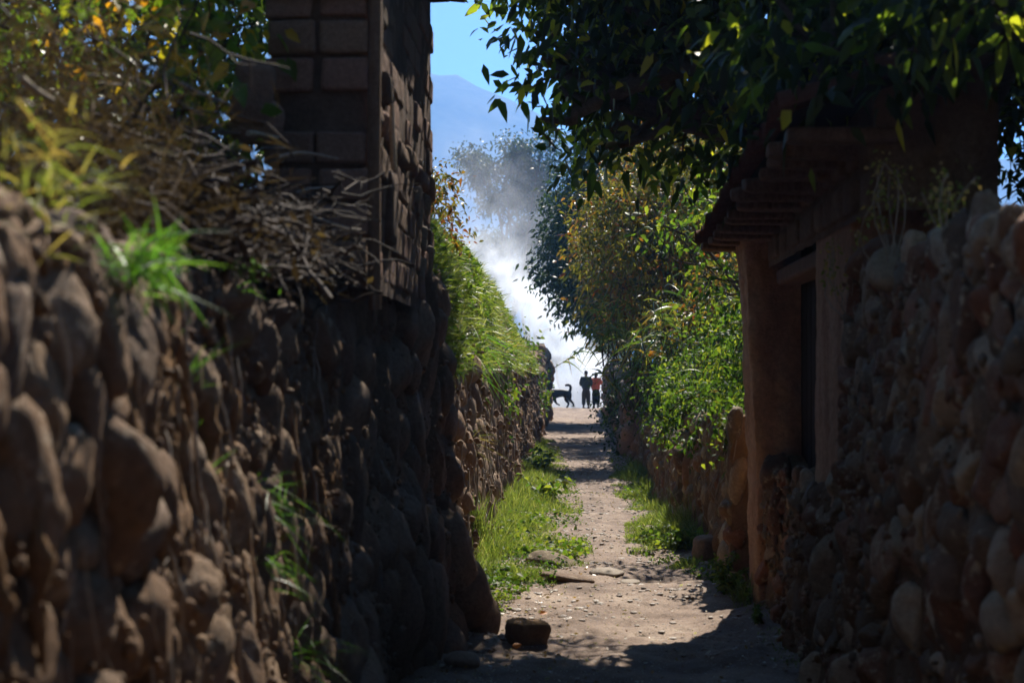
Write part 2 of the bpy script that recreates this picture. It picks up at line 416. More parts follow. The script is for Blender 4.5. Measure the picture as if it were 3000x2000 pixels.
# mountain far off: one ridge that falls to the right, with spurs
mb = MB()
xs = np.linspace(-3600, 3600, 240); ys = np.linspace(1500, 3900, 120)
X, Y = np.meshgrid(xs, ys)
prof = np.interp(X / 2000.0 * 5000 + 1690, [-6000, 200, 900, 1180, 1280, 1324, 1369, 1406, 1451, 1700, 2300, 9000], [900, 1120, 1040, 960, 932, 925, 906, 880, 861, 740, 650, 500]) / 5000 * 2000
ridge = np.exp(-((Y - 2000) / 480) ** 2)
Z = prof * ridge * (1 + .10 * fbm(N3(X, Y, 0 * X), 5, .004)) + fbm(N3(X, Y, 0 * X), 6, .0035) * 130 * ridge + fbm(N3(X, Y, 0 * X), 6, .012) * 26 - 12
grid(mb, X, Y, Z)
tag(mb.build('mountain', M['hill']), kind='structure')

# ------------------------------------------------------------------ walls
def wall_body(y0, y1, face, top, back, side, dy=.03, nz=60, amp=.06, fs=2.5, streak=.5, floor=-.25, seed=0, round_=.12):
    """a solid earth wall: cross-sections up the face, over the top and down the back.
    side=-1: left of the lane (face looks +x); side=+1: right of the lane"""
    ny = max(3, int((y1 - y0) / dy))
    y = np.linspace(y0, y1, ny)[:, None]
    t = np.linspace(0, 1, nz)[None]
    T = top(y)
    z = floor + (T - floor) * t
    xf = face(y, z)
    k = np.clip((z - (T - round_)) / round_, 0, 1)
    xf = xf + side * (round_ * (1 - np.sqrt(1 - k ** 2 * .96)))
    p = N3(xf * .6, y + 0 * z, z * streak + seed * 13.7)
    pr = N3(xf * .6, y + 0 * z, z * .5 + seed * 3.1 + .25 * fbm(N3(xf, y + 0 * z, z), 3, 4))
    n = fbm(p, 4, fs) * 2 * amp + (.5 - np.abs(fbm(pr, 3, 5.5)) * 4) * amp * .28 + (.5 - np.abs(fbm(pr + 7, 3, 15)) * 4) * amp * .16 + fbm(p, 4, fs * 4.3) * amp * .9 + fbm(N3(xf, y + 0 * z, z + seed), 3, 26) * .018
    X1 = xf - side * n; Y1 = y + 0 * z; Z1 = z + 0 * y
    xb = face(y, T)[:, :1] * 0 + back
    x_edge = X1[:, -1:]
    tt = np.linspace(.12, 1, 7)[None]
    X2 = x_edge + (xb - x_edge) * tt; Y2 = y + 0 * tt
    Z2 = T + fbm(N3(X2, Y2, 0 * X2), 4, 3) * .12 + 0 * tt
    t3 = np.linspace(.3, 1, 4)[None]
    X3 = xb + 0 * t3; Y3 = y + 0 * t3; Z3 = T + (floor - T) * t3
    mb = MB()
    X = np.concatenate([X1, X2, X3], 1); Y = np.concatenate([Y1, Y2, Y3], 1); Z = np.concatenate([Z1, Z2, Z3], 1)
    grid(mb, X, Y, Z, flip=(side < 0))
    m = X.shape[1]
    for row in (0, -1):
        V = np.stack([X[row], Y[row], Z[row]], -1); c = V.mean(0)
        V = np.concatenate([V, [c]])
        i = np.arange(m); mb.add(V, np.stack([i, (i + 1) % m, np.full(m, m)], -1))
    return mb

def stones(mb, y0, y1, face, zlo, zhi, side, sizes, n, proud=-.3, sub=3, tall=1.0, ang=.55, mi=0, q=rs, depth=.72, skip=None, gap=.88, pw=2.6, rough=.12, sharp=9.0):
    """fieldstones set in the face: dart-thrown from large to small, no two overlapping"""
    rad = np.sort(q.uniform(0, 1, n) ** pw)[::-1] * (sizes[1] - sizes[0]) + sizes[0]
    P = np.zeros((0, 2)); Rr = np.zeros(0)
    for r in rad:
        for k in range(10):
            y = q.uniform(y0, y1); z = q.uniform(zlo(y), zhi(y))
            if skip is not None and skip(y, z): continue
            if len(P) and (np.hypot(P[:, 0] - y, P[:, 1] - z) < (Rr + r) * gap).any(): continue
            P = np.vstack([P, [y, z]]); Rr = np.append(Rr, r)
            x = float(face(np.array([[y]]), np.array([[z]]))[0, 0])
            e = q.uniform(.68, 1.35); rx = r * depth * q.uniform(.8, 1.3)
            c = (x - side * (rx * (proud + q.uniform(-.35, .45))), y, z)
            rock(mb, c, (rx, r * e, r / e * tall), (q.uniform(-.5, .5), q.uniform(-.35, .35), q.uniform(-.4, .4)), (sub if r < .07 or sub < 3 else sub + 1) if r > sizes[0] * 1.6 else max(2, sub - 1), ang, rough, mi=mi, k=sharp)
            break
    return P, Rr

def lump_box(mb, x0, x1, y0, y1, z0, z1, lean=(0, 0), k=10, amp=.018, flare=0, dens=.05):
    """a plastered mass: a dense box skin with worn arrises"""
    nx = max(3, int((x1 - x0) / dens)); ny = max(3, int((y1 - y0) / dens)); nz = max(3, int((z1 - z0) / dens))
    def side(A, B, fn, flip):
        a, b_ = np.meshgrid(A, B); P = fn(a, b_)
        P = P + 0.0
        c = np.array([(x0 + x1) / 2, (y0 + y1) / 2, 0])
        n = fbm(P * np.array([1, 1, .45]), 4, 4.5) * 2 * amp + fbm(P, 4, 17) * amp * .9
        d = norm((P - c) * np.array([1, 1, 0]) + 1e-6)
        e = ((np.abs(P[..., 0] - c[0]) / ((x1 - x0) / 2)) ** 8 * (np.abs(P[..., 1] - c[1]) / ((y1 - y0) / 2)) ** 8)
        P = P + d * (n - .022 * e)[..., None]
        kz = 1 - (P[..., 2] - z0) / (z1 - z0)
        P[..., 0] += lean[0] * kz; P[..., 1] += lean[1] * kz
        if flare: P[..., :2] += d[..., :2] * (np.clip(kz - .8, 0, 1) * 5 * flare)[..., None]
        grid(mb, P[..., 0], P[..., 1], P[..., 2], flip=flip)
    xs_, ys_, zs_ = np.linspace(x0, x1, nx), np.linspace(y0, y1, ny), np.linspace(z0, z1, nz)
    side(xs_, zs_, lambda a, b: N3(a, y0, b), False); side(xs_, zs_, lambda a, b: N3(a, y1, b), True)
    side(ys_, zs_, lambda a, b: N3(x0, a, b), True); side(ys_, zs_, lambda a, b: N3(x1, a, b), False)
    side(xs_, ys_, lambda a, b: N3(a, b, z1), False)

def crumbs(mb, y0, y1, face, zlo, zhi, side, n, r0, r1, q, out=.05, mi=0):
    V, Fc = ICO[1]
    y = q.uniform(y0, y1, n); z = zlo + (np.array([zhi(v) for v in y]) - zlo) * q.rand(n)
    k = fbm(N3(0 * y, y, z), 3, 4.0) > -.06; y, z = y[k], z[k]; n = len(y)
    s = r0 + (r1 - r0) * q.rand(n) ** 3
    x = face(y, z) - side * (q.uniform(-.4, 1, n) * out)
    W = V[None] * (s[:, None, None] * np.stack([q.uniform(.6, 1.2, n), q.uniform(.6, 1.3, n), q.uniform(.6, 1.8, n)], -1)[:, None, :]) * (1 + q.uniform(-.3, .3, (n, len(V), 1)))
    W = W + np.stack([x, y, z], -1)[:, None, :]
    mb.add(W.reshape(-1, 3), (Fc[None] + (np.arange(n) * len(V))[:, None, None]).reshape(-1, 3), mi)

# ---- near left wall of boulders set in clay
LT = lambda y: np.interp(y, [0, 1.5, 3, 4.2, 5.5, 7.2], [1.98, 1.95, 1.92, 1.92, 1.89, 1.84])
def LF(y, z):   # bulges, leans back a little towards the top
    return -1.06 + .10 * (1 - np.clip(z, 0, 2) / 2) ** 2 - .05 * np.clip(z - .9, 0, 2) + .04 * np.sin(y * 1.7 + z) + 0 * y
t = thing('stone_wall', 'near left lane wall of rounded boulders bedded in brown clay, grass tufts growing from its face', 'wall', (-1.3, 4.5, 0))
b = wall_body(-5, 7.15, LF, LT, -1.75, -1, dy=.017, nz=180, amp=.08, fs=3.4, streak=.42, seed=1)
b.build('clay_core', M['mud'], t)
mb = MB()
q = np.random.RandomState(11)
stones(mb, 1.0, 7.1, LF, lambda y: -.05, lambda y: LT(y) - .10, -1, (.018, .115), 3400, proud=-.15, sub=3, ang=.8, q=q, tall=1.2, gap=.88, pw=2.3, sharp=14)
crumbs(mb, 1.2, 7.1, LF, 0, LT, -1, 9000, .004, .020, q, .10)
# long capping stones lying along the top edge
for yy in np.arange(1.2, 7.0, .34):
    rock(mb, (-1.13 + q.uniform(-.05, .03), yy, LT(yy) - .07 + q.uniform(-.05, .03)), (.11 * q.uniform(.6, 1.1), .15 * q.uniform(.6, 1.2), .07 * q.uniform(.7, 1.3)), (q.uniform(-.35, .35), q.uniform(-.3, .3), q.uniform(-.4, .4)), 4, .8, .12)
mb.build('fieldstones', M['stone'], t)
mb = MB()      # clay that has run down between the stones, and rootlets hanging from it
for k in range(230):
    y = q.uniform(1.6, 7); z = q.uniform(.1, 1.95)
    L = q.uniform(.06, .42); kk = 7
    zz = z - np.linspace(0, L, kk); yy = y + np.cumsum(q.normal(size=kk)) * .012
    xx = LF(yy, zz) + .05 + np.cumsum(q.normal(size=kk)) * .007 + q.uniform(0, .05)
    tube(mb, np.stack([xx, yy, zz], -1), np.array([.35, .8, 1, .9, .75, .5, .15]) * q.choice([.0018, .0025, .004, .006]), 5)
mb.build('rootlets', M['root'], t)
mb = MB()
for k in range(90):
    y = q.uniform(1.4, 7); z = q.uniform(.15, 1.9)
    L = q.uniform(.12, .5); kk = 9
    tt = np.linspace(0, 1, kk); zz = z - tt * L; yy = y + np.cumsum(q.normal(size=kk)) * .010
    xx = LF(yy, zz) + .045 + q.uniform(-.02, .03) + np.cumsum(q.normal(size=kk)) * .004
    tube(mb, np.stack([xx, yy, zz], -1), (np.sin(math.pi * (tt * .85 + .1)) ** 1.3) * q.uniform(.010, .026) * (1 + .3 * q.normal(size=kk)).clip(.5, 1.6), 8)
mb.build('clay_runs', M['mud'], t)

# ---- ruined adobe wall standing on a boulder footing
t = thing('adobe_wall', 'tall dark adobe block wall end with tiled eave standing on a dark boulder footing, left of the lane', 'wall', (-1.1, 8.6, 0))
def BF(y, z):
    x = np.interp(z, [-.3, 0, .35, .7, 1.1, 2.1], [0, .0, -.06, -.16, -.22, -.26])
    c = np.interp(y, [6.9, 8.0, 9.0, 9.8, 10.25, 10.5], [-.80, -.76, -.68, -.60, -.53, -.60])
    c2 = np.interp(y, [6.9, 8.0, 9.0, 10.5], [-.98, -1.03, -1.03, -.62])
    k = np.clip(1 - z / .5, 0, 1)
    return c + x * 1.05 - .06 + (c2 - c) * k * .75
BT = lambda y: np.interp(y, [6.9, 10.5], [1.98, 2.12])
wall_body(6.95, 10.45, BF, BT, -1.75, -1, dy=.03, nz=90, amp=.05, fs=2.6, seed=4).build('footing_earth', M['mud_dark'], t)
mb = MB(); q = np.random.RandomState(5)
stones(mb, 6.95, 10.4, BF, lambda y: -.05, lambda y: BT(y) - .05, -1, (.03, .16), 800, proud=-.35, sub=3, q=q, gap=.92, tall=1.5, ang=.9, sharp=14)
crumbs(mb, 7, 10.4, BF, 0, BT, -1, 3500, .004, .02, q, .10)
for (px, py, y, r) in ((1395, 1730, 10.2, .20), (1330, 1880, 9.7, .15), (1425, 1810, 10.35, .17), (1285, 1700, 9.9, .2), (1245, 1900, 9.2, .13), (1290, 880, 10.3, .13), (1330, 1560, 10.35, .16), (1310, 1250, 10.35, .15), (1300, 1050, 10.3, .14), (1180, 1960, 8.9, .12)):
    p = at(px, py, y); rock(mb, p - np.array([r * .5, 0, 0]), (r * .9, r, r * 1.15), (q.uniform(-.4, .4), q.uniform(-.4, .4), q.uniform(-.6, .6)), 4, .5)
mb.build('footing_boulders', M['stone_dark'], t)
mb = MB(); z0 = 2.0; pitch = .152
for i in range(12):
    z = z0 + (i + .5) * pitch
    for j in range(2):                          # the end that faces the camera: two blocks wide
        x = -1.29 + .215 * (j + .5) + rs.uniform(-.006, .006)
        if i in (4,): continue
        for k in range(11):
            off = .15 if i % 2 else 0
            yy = 7.0 + .14 + k * .30 + (off if k else 0)
            if yy > 10.25: continue
            if j == 0 and rs.rand() < .08 and k: continue
            block(mb, (x + rs.uniform(-.012, .010), yy, z), (.207 + rs.uniform(-.014, .004), .290 + rs.uniform(-.012, .006), pitch - .012 + rs.uniform(-.010, .004)), (rs.normal() * .012, rs.normal() * .012, rs.normal() * .012), 10, .10, .009)
for k in range(11):                             # the coarse rubble course half way up
    for j in range(4): block(mb, (-1.24 + j * .115 + rs.uniform(-.01, .01), 7.2 + k * .30 + rs.uniform(-.03, .03), z0 + 4.5 * pitch + rs.uniform(-.02, .02)), (.11, .2, .11), (rs.normal() * .1,) * 3, 6, .3, .012)
mb.build('adobe_blocks', M['adobe'], t)
mb = MB(); lump_box(mb, -1.272, -.872, 7.03, 10.2, 1.95, 3.82, dens=.035, amp=.02)
for j in range(5):                            # clay that has slumped out of the joints on the lane face
    block(mb, (-.865 + rs.uniform(-.02, .01), 7.25 + j * .19, 2.05 + rs.uniform(0, 1.5)), (.06, rs.uniform(.08, .3), rs.uniform(.1, .5)), (0, rs.normal() * .05, 0), 6, .4, .02)
mb.build('clay_mortar', M['mortar'], t)
mb = MB()
tube(mb, curve((-.835, 7.02, 1.86), (-.845, 7.02, 3.9), .004, 8), .028, 8)
mb.build('corner_post', M['wood'], t)
mb = MB(); p = at(1152, 495, 7.3); p2 = at(1146, 300, 7.3)
tube(mb, curve(p, p2, .01, 6), [.012, .014, .013, .012, .011, .008], 8); mb.build('lath', M['wood_pale'], t)
mb = MB()
for k in range(16):                             # eave beams across the wall head and roof tiles over the edge
    yy = 6.9 + k * .22
    block(mb, (-1.07, yy, 3.86), (.62, .07, .06), (0, rs.normal() * .01, rs.normal() * .02), 6, .3, .004)
block(mb, (-1.08, 7.0, 3.18), (.5, .07, .05), (0, .01, .02), 6, .3, .004)
mb.build('wall_plate', M['wood_dark'], t)
mb = MB()
for k in range(20):
    yy = 6.85 + k * .18; a = np.linspace(0, math.pi, 7)
    for c in range(2):
        for layer, s in ((0, 1), (1, .93)):
            pass
        x0 = -1.42 + c * .34; x1 = x0 + .40; dz = c * -.05
        xs_ = np.array([x0, x1])[:, None]
        for s, fl in ((1.0, 0), (.86, 1)):
            r_ = .085 * s
            grid(mb, xs_ + 0 * a[None], yy + np.cos(a)[None] * r_ + 0 * xs_, 3.93 + dz + np.sin(a)[None] * r_ * .7 + np.array([.02, -.02])[:, None] + rs.uniform(-.008, .008), flip=bool(fl))
mb.build('roof_tiles', M['tile'], t)
# pale blocks standing in for grazing sunlight along the lane-side edge
mb = MB()
for (px, py, y, h, w_) in ((1208, 570, 9.2, .09, .02), (1215, 640, 9.4, .13, .018), (1228, 700, 9.6, .15, .02), (1222, 790, 9.5, .14, .022), (1238, 600, 9.8, .12, .014), (1216, 480, 9.4, .06, .012), (1246, 760, 9.9, .16, .014)):
    p = at(px, py, y); block(mb, (p[0] + .02, y, p[2]), (.05, .06, h), (rs.normal() * .1, .1, 0), 6, .4, .012)
mb.build('painted_sun_streaks', M['root'], t)

# slab of fallen plaster leaning behind the blocks
mb = MB(); p = at(735, 270, 6.8); block(mb, p, (.16, .14, .26), (.1, .15, .1), 6, .25, .012)
block(mb, at(745, 350, 6.85), (.2, .18, .18), (0, .1, 0), 6, .3, .012)
tag(mb.build('adobe_stub', M['adobe']), 'broken stump of adobe leaning against the left edge of the tall adobe wall', 'adobe block')

# ---- far left wall with a grassy mound growing over it
FT = lambda y: np.interp(y, [10.5, 20, 30, 40, 62], [1.95, 1.95, 1.75, 1.7, 1.7])
def FF(y, z): return np.interp(y, [10.5, 12, 25, 45, 62], [-.95, -.97, -.93, -.98, -1.02]) + .07 * (1 - np.clip(z, 0, 2) / 2) + .05 * np.sin(y * .9 + z)
t = thing('stone_wall', 'left stone wall beyond the adobe wall, buried under a mound of bright grass', 'wall', (-1.3, 26, 0))
wall_body(10.5, 44, FF, FT, -1.8, -1, dy=.07, nz=60, amp=.06, fs=1.6, seed=8).build('earth_core', M['mud_dark'], t)
mb = MB(); q = np.random.RandomState(21)
stones(mb, 10.5, 44, FF, lambda y: -.05, lambda y: FT(y) - .1, -1, (.04, .16), 1300, proud=-.5, sub=2, q=q, gap=.88, tall=1.2, ang=.75)
crumbs(mb, 10.5, 40, FF, 0, FT, -1, 3500, .008, .035, q, .12)
mb.build('fieldstones', M['stone'], t)
mb = MB(); 
for k in range(140):
    y = 10.7 + 33 * q.rand() ** 1.5; z = q.uniform(.2, 1.9); kk = 6; L = q.uniform(.1, .5)
    zz = z - np.linspace(0, L, kk); yy = y + np.cumsum(q.normal(size=kk)) * .02
    tube(mb, np.stack([FF(yy, zz) + .07 + np.cumsum(q.normal(size=kk)) * .01, yy, zz], -1), q.choice([.004, .007]), 4)
mb.build('rootlets', M['root'], t)
MT = lambda y: np.interp(y, [10.3, 11.5, 15.3, 19, 22, 25, 29, 33, 44], [2.55, 2.7, 2.78, 2.72, 2.68, 2.38, 2.22, 1.98, 1.8])
def moundX(y, z): return -.90 - np.clip((z - 1.9) / .9, 0, 1) ** 3 * .35 + .10 * np.sin(y * 1.3) * .5 + .02 * np.sin(y * 3.1)
mb = MB()
y = np.linspace(10.4, 44, 240)[:, None]; tt = np.linspace(0, 1, 40)[None]
zz = 1.6 + (MT(y) - 1.6) * np.sin(tt * math.pi / 2)
ang = tt * math.pi / 2
x_ = -1.25 + .40 * np.cos(ang) + .0 * y; x_ = np.where(tt > .985, -2.6, x_)
n = fbm(N3(x_ + 0 * y, y + 0 * x_, zz), 4, 1.8) * .25
X = x_ + n + 0 * y; Z = zz + n * .4; grid(mb, X, y + 0 * X, Z, flip=True)
tag(mb.build('grass_bank', M['mud_dark']), kind='structure')

# grass and straw on that bank (nobody could count it)
def scatter_mound(n, y0, y1, q, pw=1.6):
    y = y0 + (y1 - y0) * q.rand(n) ** pw
    a = q.rand(n) ** .8 * math.pi / 2
    z = 1.6 + (MT(y) - 1.6) * np.sin(a)
    x = -1.25 + .40 * np.cos(a)
    far = a > 1.45
    x = np.where(far, -1.25 - q.rand(n) * 1.2, x)
    x = x + fbm(N3(x, y, z), 4, 1.8) * .25
    outd = norm(np.stack([np.cos(a) * .5 + q.normal(size=n) * .5, q.normal(size=n) * .7, .4 + np.sin(a) * .6 + q.normal(size=n) * .4], -1))
    PP = np.stack([x, y, z], -1)
    wv = np.stack([fbm(PP + 9.1 * i, 2, 3.2) for i in range(3)], -1) * 5
    return PP, norm(outd + wv)
q = np.random.RandomState(31); mb = MB()
P, D = scatter_mound(42000, 10.4, 34, q)
nz = fbm(P, 3, 2.6); k = nz > -.08; P, D, nz = P[k], D[k], nz[k]
blades(mb, P, q.uniform(.03, .12, len(P)) * (1 + 3.0 * np.clip(nz + .05, 0, 1)), .9, .006 + .0003 * P[:, 1], 3, D=D, droop=.35, q=q)
tag(mb.build('bank_grass', M['grass']), kind='stuff')
mb = MB(); P, D = scatter_mound(7000, 17, 44, q, 1.2)
k = P[:, 2] > 1.9; P, D = P[k], D[k]
blades(mb, P, q.uniform(.04, .15, len(P)), .9, .010, 3, D=D, droop=.4, q=q)
P, D = scatter_mound(900, 10.5, 34, q)
k = P[:, 2] < 2.1; P = P[k]
blades(mb, P, q.uniform(.08, .25, len(P)), 1.2, .007, 4, D=np.array([.3, -.1, .1]), droop=1.2, q=q)
tag(mb.build('straw', M['grass_dry']), kind='stuff')

# ---- vine-hung wall farther along on the left
VF = lambda y, z: -1.0 + .05 * np.sin(y * .8 + 2 * z) + 0 * y * z
VT = lambda y: np.interp(y, [44, 46, 52, 58, 60], [2.0, 2.35, 2.3, 2.05, 1.9])
t = thing('stone_wall', 'dark far left wall under leafy vines, where the black dog walks out', 'wall', (-1.3, 52, 0))
wall_body(44, 60, VF, VT, -2.2, -1, dy=.2, nz=40, amp=.09, fs=1.2, seed=9).build('earth_core', M['mud_dark'], t)
mb = MB(); stones(mb, 44, 60, VF, lambda y: 0, lambda y: VT(y) - .1, -1, (.1, .25), 300, proud=-.2, sub=2, q=q, gap=.8)
mb.build('fieldstones', M['stone_dark'], t)

# ---- right side: near rubble wall
RT = lambda y: np.interp(y, [1, 3.5, 4.9, 6.5, 8.4, 9.2], [2.04, 2.0, 1.99, 2.03, 2.08, 2.08])
def RF(y, z): return 1.27 + .05 * np.clip(z - 1, 0, 2) - .16 * np.clip(.55 - z, 0, 1) + .04 * np.sin(y * 1.3 + z * 2)
t = thing('stone_wall', 'near right lane wall of angular greyish stones, rising towards the camera in deep shade', 'wall', (1.6, 5.2, 0))
wall_body(-5, 8.35, RF, RT, 2.15, 1, dy=.024, nz=130, amp=.06, fs=3.0, streak=.5, seed=14).build('clay_core', M['mud_red'], t)
mb = MB(); q = np.random.RandomState(41)
stones(mb, 1.7, 8.3, RF, lambda y: .95, lambda y: RT(y) + .0, 1, (.016, .082), 3600, proud=.0, sub=3, ang=1.0, q=q, tall=1.3, gap=.90, rough=.079, sharp=24)
stones(mb, 1.7, 8.3, RF, lambda y: -.05, lambda y: .95, 1, (.02, .12), 1100, proud=-.4, sub=3, ang=1.05, q=q, gap=.95, rough=.079, sharp=20)
crumbs(mb, 1.9, 8.3, RF, 0, RT, 1, 7000, .004, .02, q, .09)
for yy in np.arange(1.9, 8.3, .27):
    rock(mb, (1.38 + q.uniform(-.05, .08), yy, RT(yy) + q.uniform(-.03, .06)), (.12, .17, .08), (q.uniform(-.4, .4), q.uniform(-.5, .5), q.uniform(-.5, .5)), 3, .85)
mb.build('rubble_stones', M['stone_red'], t)

# ---- right side: gateway of plastered adobe with a small tiled roof
t = thing('adobe_gateway', 'dark adobe gateway with tiled lean-to roof and recessed door, right of the lane', 'gateway', (1.5, 10.5, 0))
mb = MB()
lump_box(mb, 1.13, 1.56, 11.6, 12.15, -.1, 2.5, lean=(.11, 0), dens=.024, amp=.04, flare=.03)
mb.build('far_pillar', M['plaster'], t)
GF = lambda y, z: 1.27 + .05 * np.sin(y * 3 + z * 2) + .05 * np.clip(z, 0, 1) + 0 * y
wall_body(8.2, 11.72, GF, lambda y: .98 + .06 * np.sin(y * 5), 1.85, 1, dy=.03, nz=70, amp=.07, fs=3, seed=51).build('rubble_base', M['mud_red'], t)
mb = MB(); q = np.random.RandomState(78); stones(mb, 8.25, 11.6, GF, lambda y: 0, lambda y: .95, 1, (.03, .11), 240, proud=-.4, sub=3, ang=1.0, q=q, sharp=20, rough=.079, gap=1.0)
crumbs(mb, 8.2, 11.35, GF, 0, lambda y: .95, 1, 1500, .004, .02, q, .08); mb.build('rubble_stones', M['stone_red'], t)
mb = MB(); lump_box(mb, 1.31, 1.80, 8.25, 9.5, .85, 2.62, dens=.032, amp=.035, flare=.02); mb.build('near_pillar', M['plaster'], t)
mb = MB(); block(mb, (1.56, 10.55, 1.28), (.05, 2.6, 2.6), k=10, rnd=.1, rough=.006)
for k in range(11): block(mb, (1.525, 9.45 + k * .22, 1.25), (.02, .2, 2.4), k=6, rnd=.2, rough=.003)
mb.build('door', M['wood_dark'], t)
mb = MB(); block(mb, (1.46, 10.55, 2.25), (.22, 2.6, .11), k=10, rnd=.25, rough=.006); mb.build('lintel', M['wood'], t)
mb = MB(); lump_box(mb, 1.30, 1.85, 7.5, 12.2, 2.31, 3.0, dens=.04, amp=.05)
for k in range(26): block(mb, (1.31 + rs.uniform(-.02, .02), 7.7 + (k % 13) * .34, 2.42 + (k // 13) * .2), (.08, .3, .15), (0, 0, rs.normal() * .02), 6, .25, .01)
mb.build('wall_over_door', M['mud_red'], t)
mb = MB()
for k in range(13):
    mb = MB(); yy = 7.5 + k * .39; zz = 2.60 + .02 * (13 - k) * .6
    block(mb, (1.13 + rs.uniform(-.03, .06), yy + rs.uniform(-.06, .06), zz - .12), (.52, rs.uniform(.10, .15), rs.uniform(.055, .085)), (rs.normal() * .05, .02, rs.normal() * .08), 10, .35, .014)
    mb.build('rafter', M['wood'], t)
mb = MB()
EZ = lambda y: np.interp(y, [6.2, 12.4], [2.74, 2.50])
for k in range(40):
    x_ = 1.86 - .026 * k
    pass
y_ = np.linspace(7.25, 12.35, 60)[:, None]; x_ = np.linspace(.92, 2.0, 14)[None]
zz = EZ(y_) + (x_ - .92) * .36 + fbm(N3(x_ + 0 * y_, y_ + 0 * x_, 0), 3, 4) * .03
grid(mb, x_ + 0 * y_, y_ + 0 * x_, zz, flip=True)
mb.build('cane_ceiling', M['wood_dark'], t)
mb = MB()
for k in range(28):
    yy = 7.3 + k * .185; a = np.linspace(-.15, math.pi + .15, 8)
    for c in range(3):
        x0 = .86 + c * .36 + rs.uniform(-.02, .02); x1 = x0 + .42; e = rs.uniform(-.012, .012)
        xx = np.array([x0, x1])[:, None]
        for s, fl in ((1.0, True), (.84, False)):
            rr = np.array([.098, .082])[:, None] * s
            grid(mb, xx + 0 * a[None], yy + e + np.cos(a)[None] * rr, EZ(yy) + .02 + (xx - .92) * .36 + np.array([.03, 0])[:, None] + np.sin(a)[None] * rr * .75, flip=fl)
mb.build('roof_tiles', M['tile'], t)

# ---- right side: two low retaining walls
def low_wall(label, y0, y1, top, xf, q, seed, n, sz):
    t = thing('retaining_wall', label, 'wall', (xf + .3, (y0 + y1) / 2, 0), group='low retaining walls on the right')
    Ff = lambda y, z: np.interp(y, [y0, y1], [xf, xf - .03]) + .05 * np.clip(z, 0, 1.3) + .05 * np.sin(y * 1.4)
    wall_body(y0, y1, Ff, top, xf + .6, 1, dy=.04, nz=60, amp=.07, fs=2.2, seed=seed).build('earth_core', M['mud_red'], t)
    mb = MB(); stones(mb, y0, y1, Ff, lambda y: 0, lambda y: float(top(y)) - .05, 1, sz, n * 2, proud=-.45, sub=2, ang=.95, q=q, gap=1.0)
    mb.build('rubble_stones', M['stone_red'], t)
    mb = MB()
    for k in range(int(n * .45)):
        y = q.uniform(y0, y1); z = float(top(y)) - q.rand() ** 1.5 * .6; kk = 6; L = q.uniform(.08, .4)
        tt = np.linspace(0, 1, kk)
        pts = np.stack([xf + .02 - .05 * np.sin(tt * 3) + np.cumsum(q.normal(size=kk)) * .01, y + np.cumsum(q.normal(size=kk)) * .025, z - tt * L], -1)
        tube(mb, pts, np.linspace(1, .3, kk) * q.choice([.003, .006]), 4)
    mb.build('rootlets', M['root'], t)
    return t
low_wall('reddish crumbling retaining wall just beyond the gateway pillar, taller of the two low ones', 12.6, 17.2, lambda y: np.interp(y, [12.3, 17.2], [1.30, 1.20]), 1.15, np.random.RandomState(3), 20, 210, (.035, .12))
low_wall('lower reddish retaining wall with straw along its top, farther down the lane on the right', 17.2, 29.0, lambda y: np.interp(y, [17.2, 22, 29], [.88, .86, .9]), 1.06, np.random.RandomState(4), 22, 300, (.04, .14))
# ---- dark wall at the far right
t = thing('stone_wall', 'dark far right wall draped in creepers beside the two walking people', 'wall', (1.5, 48, 0))
DF = lambda y, z: np.interp(y, [28.8, 40, 74], [1.02, 1.10, 1.28]) + .06 * np.sin(y * .7 + z) + 0 * z
DT = lambda y: np.interp(y, [28.8, 40, 60, 74], [1.75, 1.75, 1.85, 1.80])
wall_body(28.8, 74, DF, DT, 2.2, 1, dy=.2, nz=40, amp=.09, fs=1.0, seed=30).build('earth_core', M['mud_dark'], t)
mb = MB(); stones(mb, 29, 74, DF, lambda y: 0, lambda y: float(DT(y)) - .1, 1, (.1, .26), 520, proud=-.1, sub=2, q=np.random.RandomState(6), gap=.8)
mb.build('fieldstones', M['stone_dark'], t)

# ------------------------------------------------------------------ vegetation
def clusters_in(blobs, n, q, shell=.55):
    """n points in a set of ellipsoids (cx,cy,cz,rx,ry,rz), denser near their skins, with gaps"""
    wts = np.array([b[3] * b[4] * b[5] for b in blobs]) ** .8; wts /= wts.sum()
    idx = q.choice(len(blobs), n, p=wts)
    B = np.array(blobs)[idx]
    d = norm(q.normal(size=(n, 3)))
    r = (shell + (1 - shell) * q.rand(n)) ** .7
    r = np.where(q.rand(n) < .3, q.rand(n) ** .5, r)
    return B[:, :3] + d * B[:, 3:6] * r[:, None], d

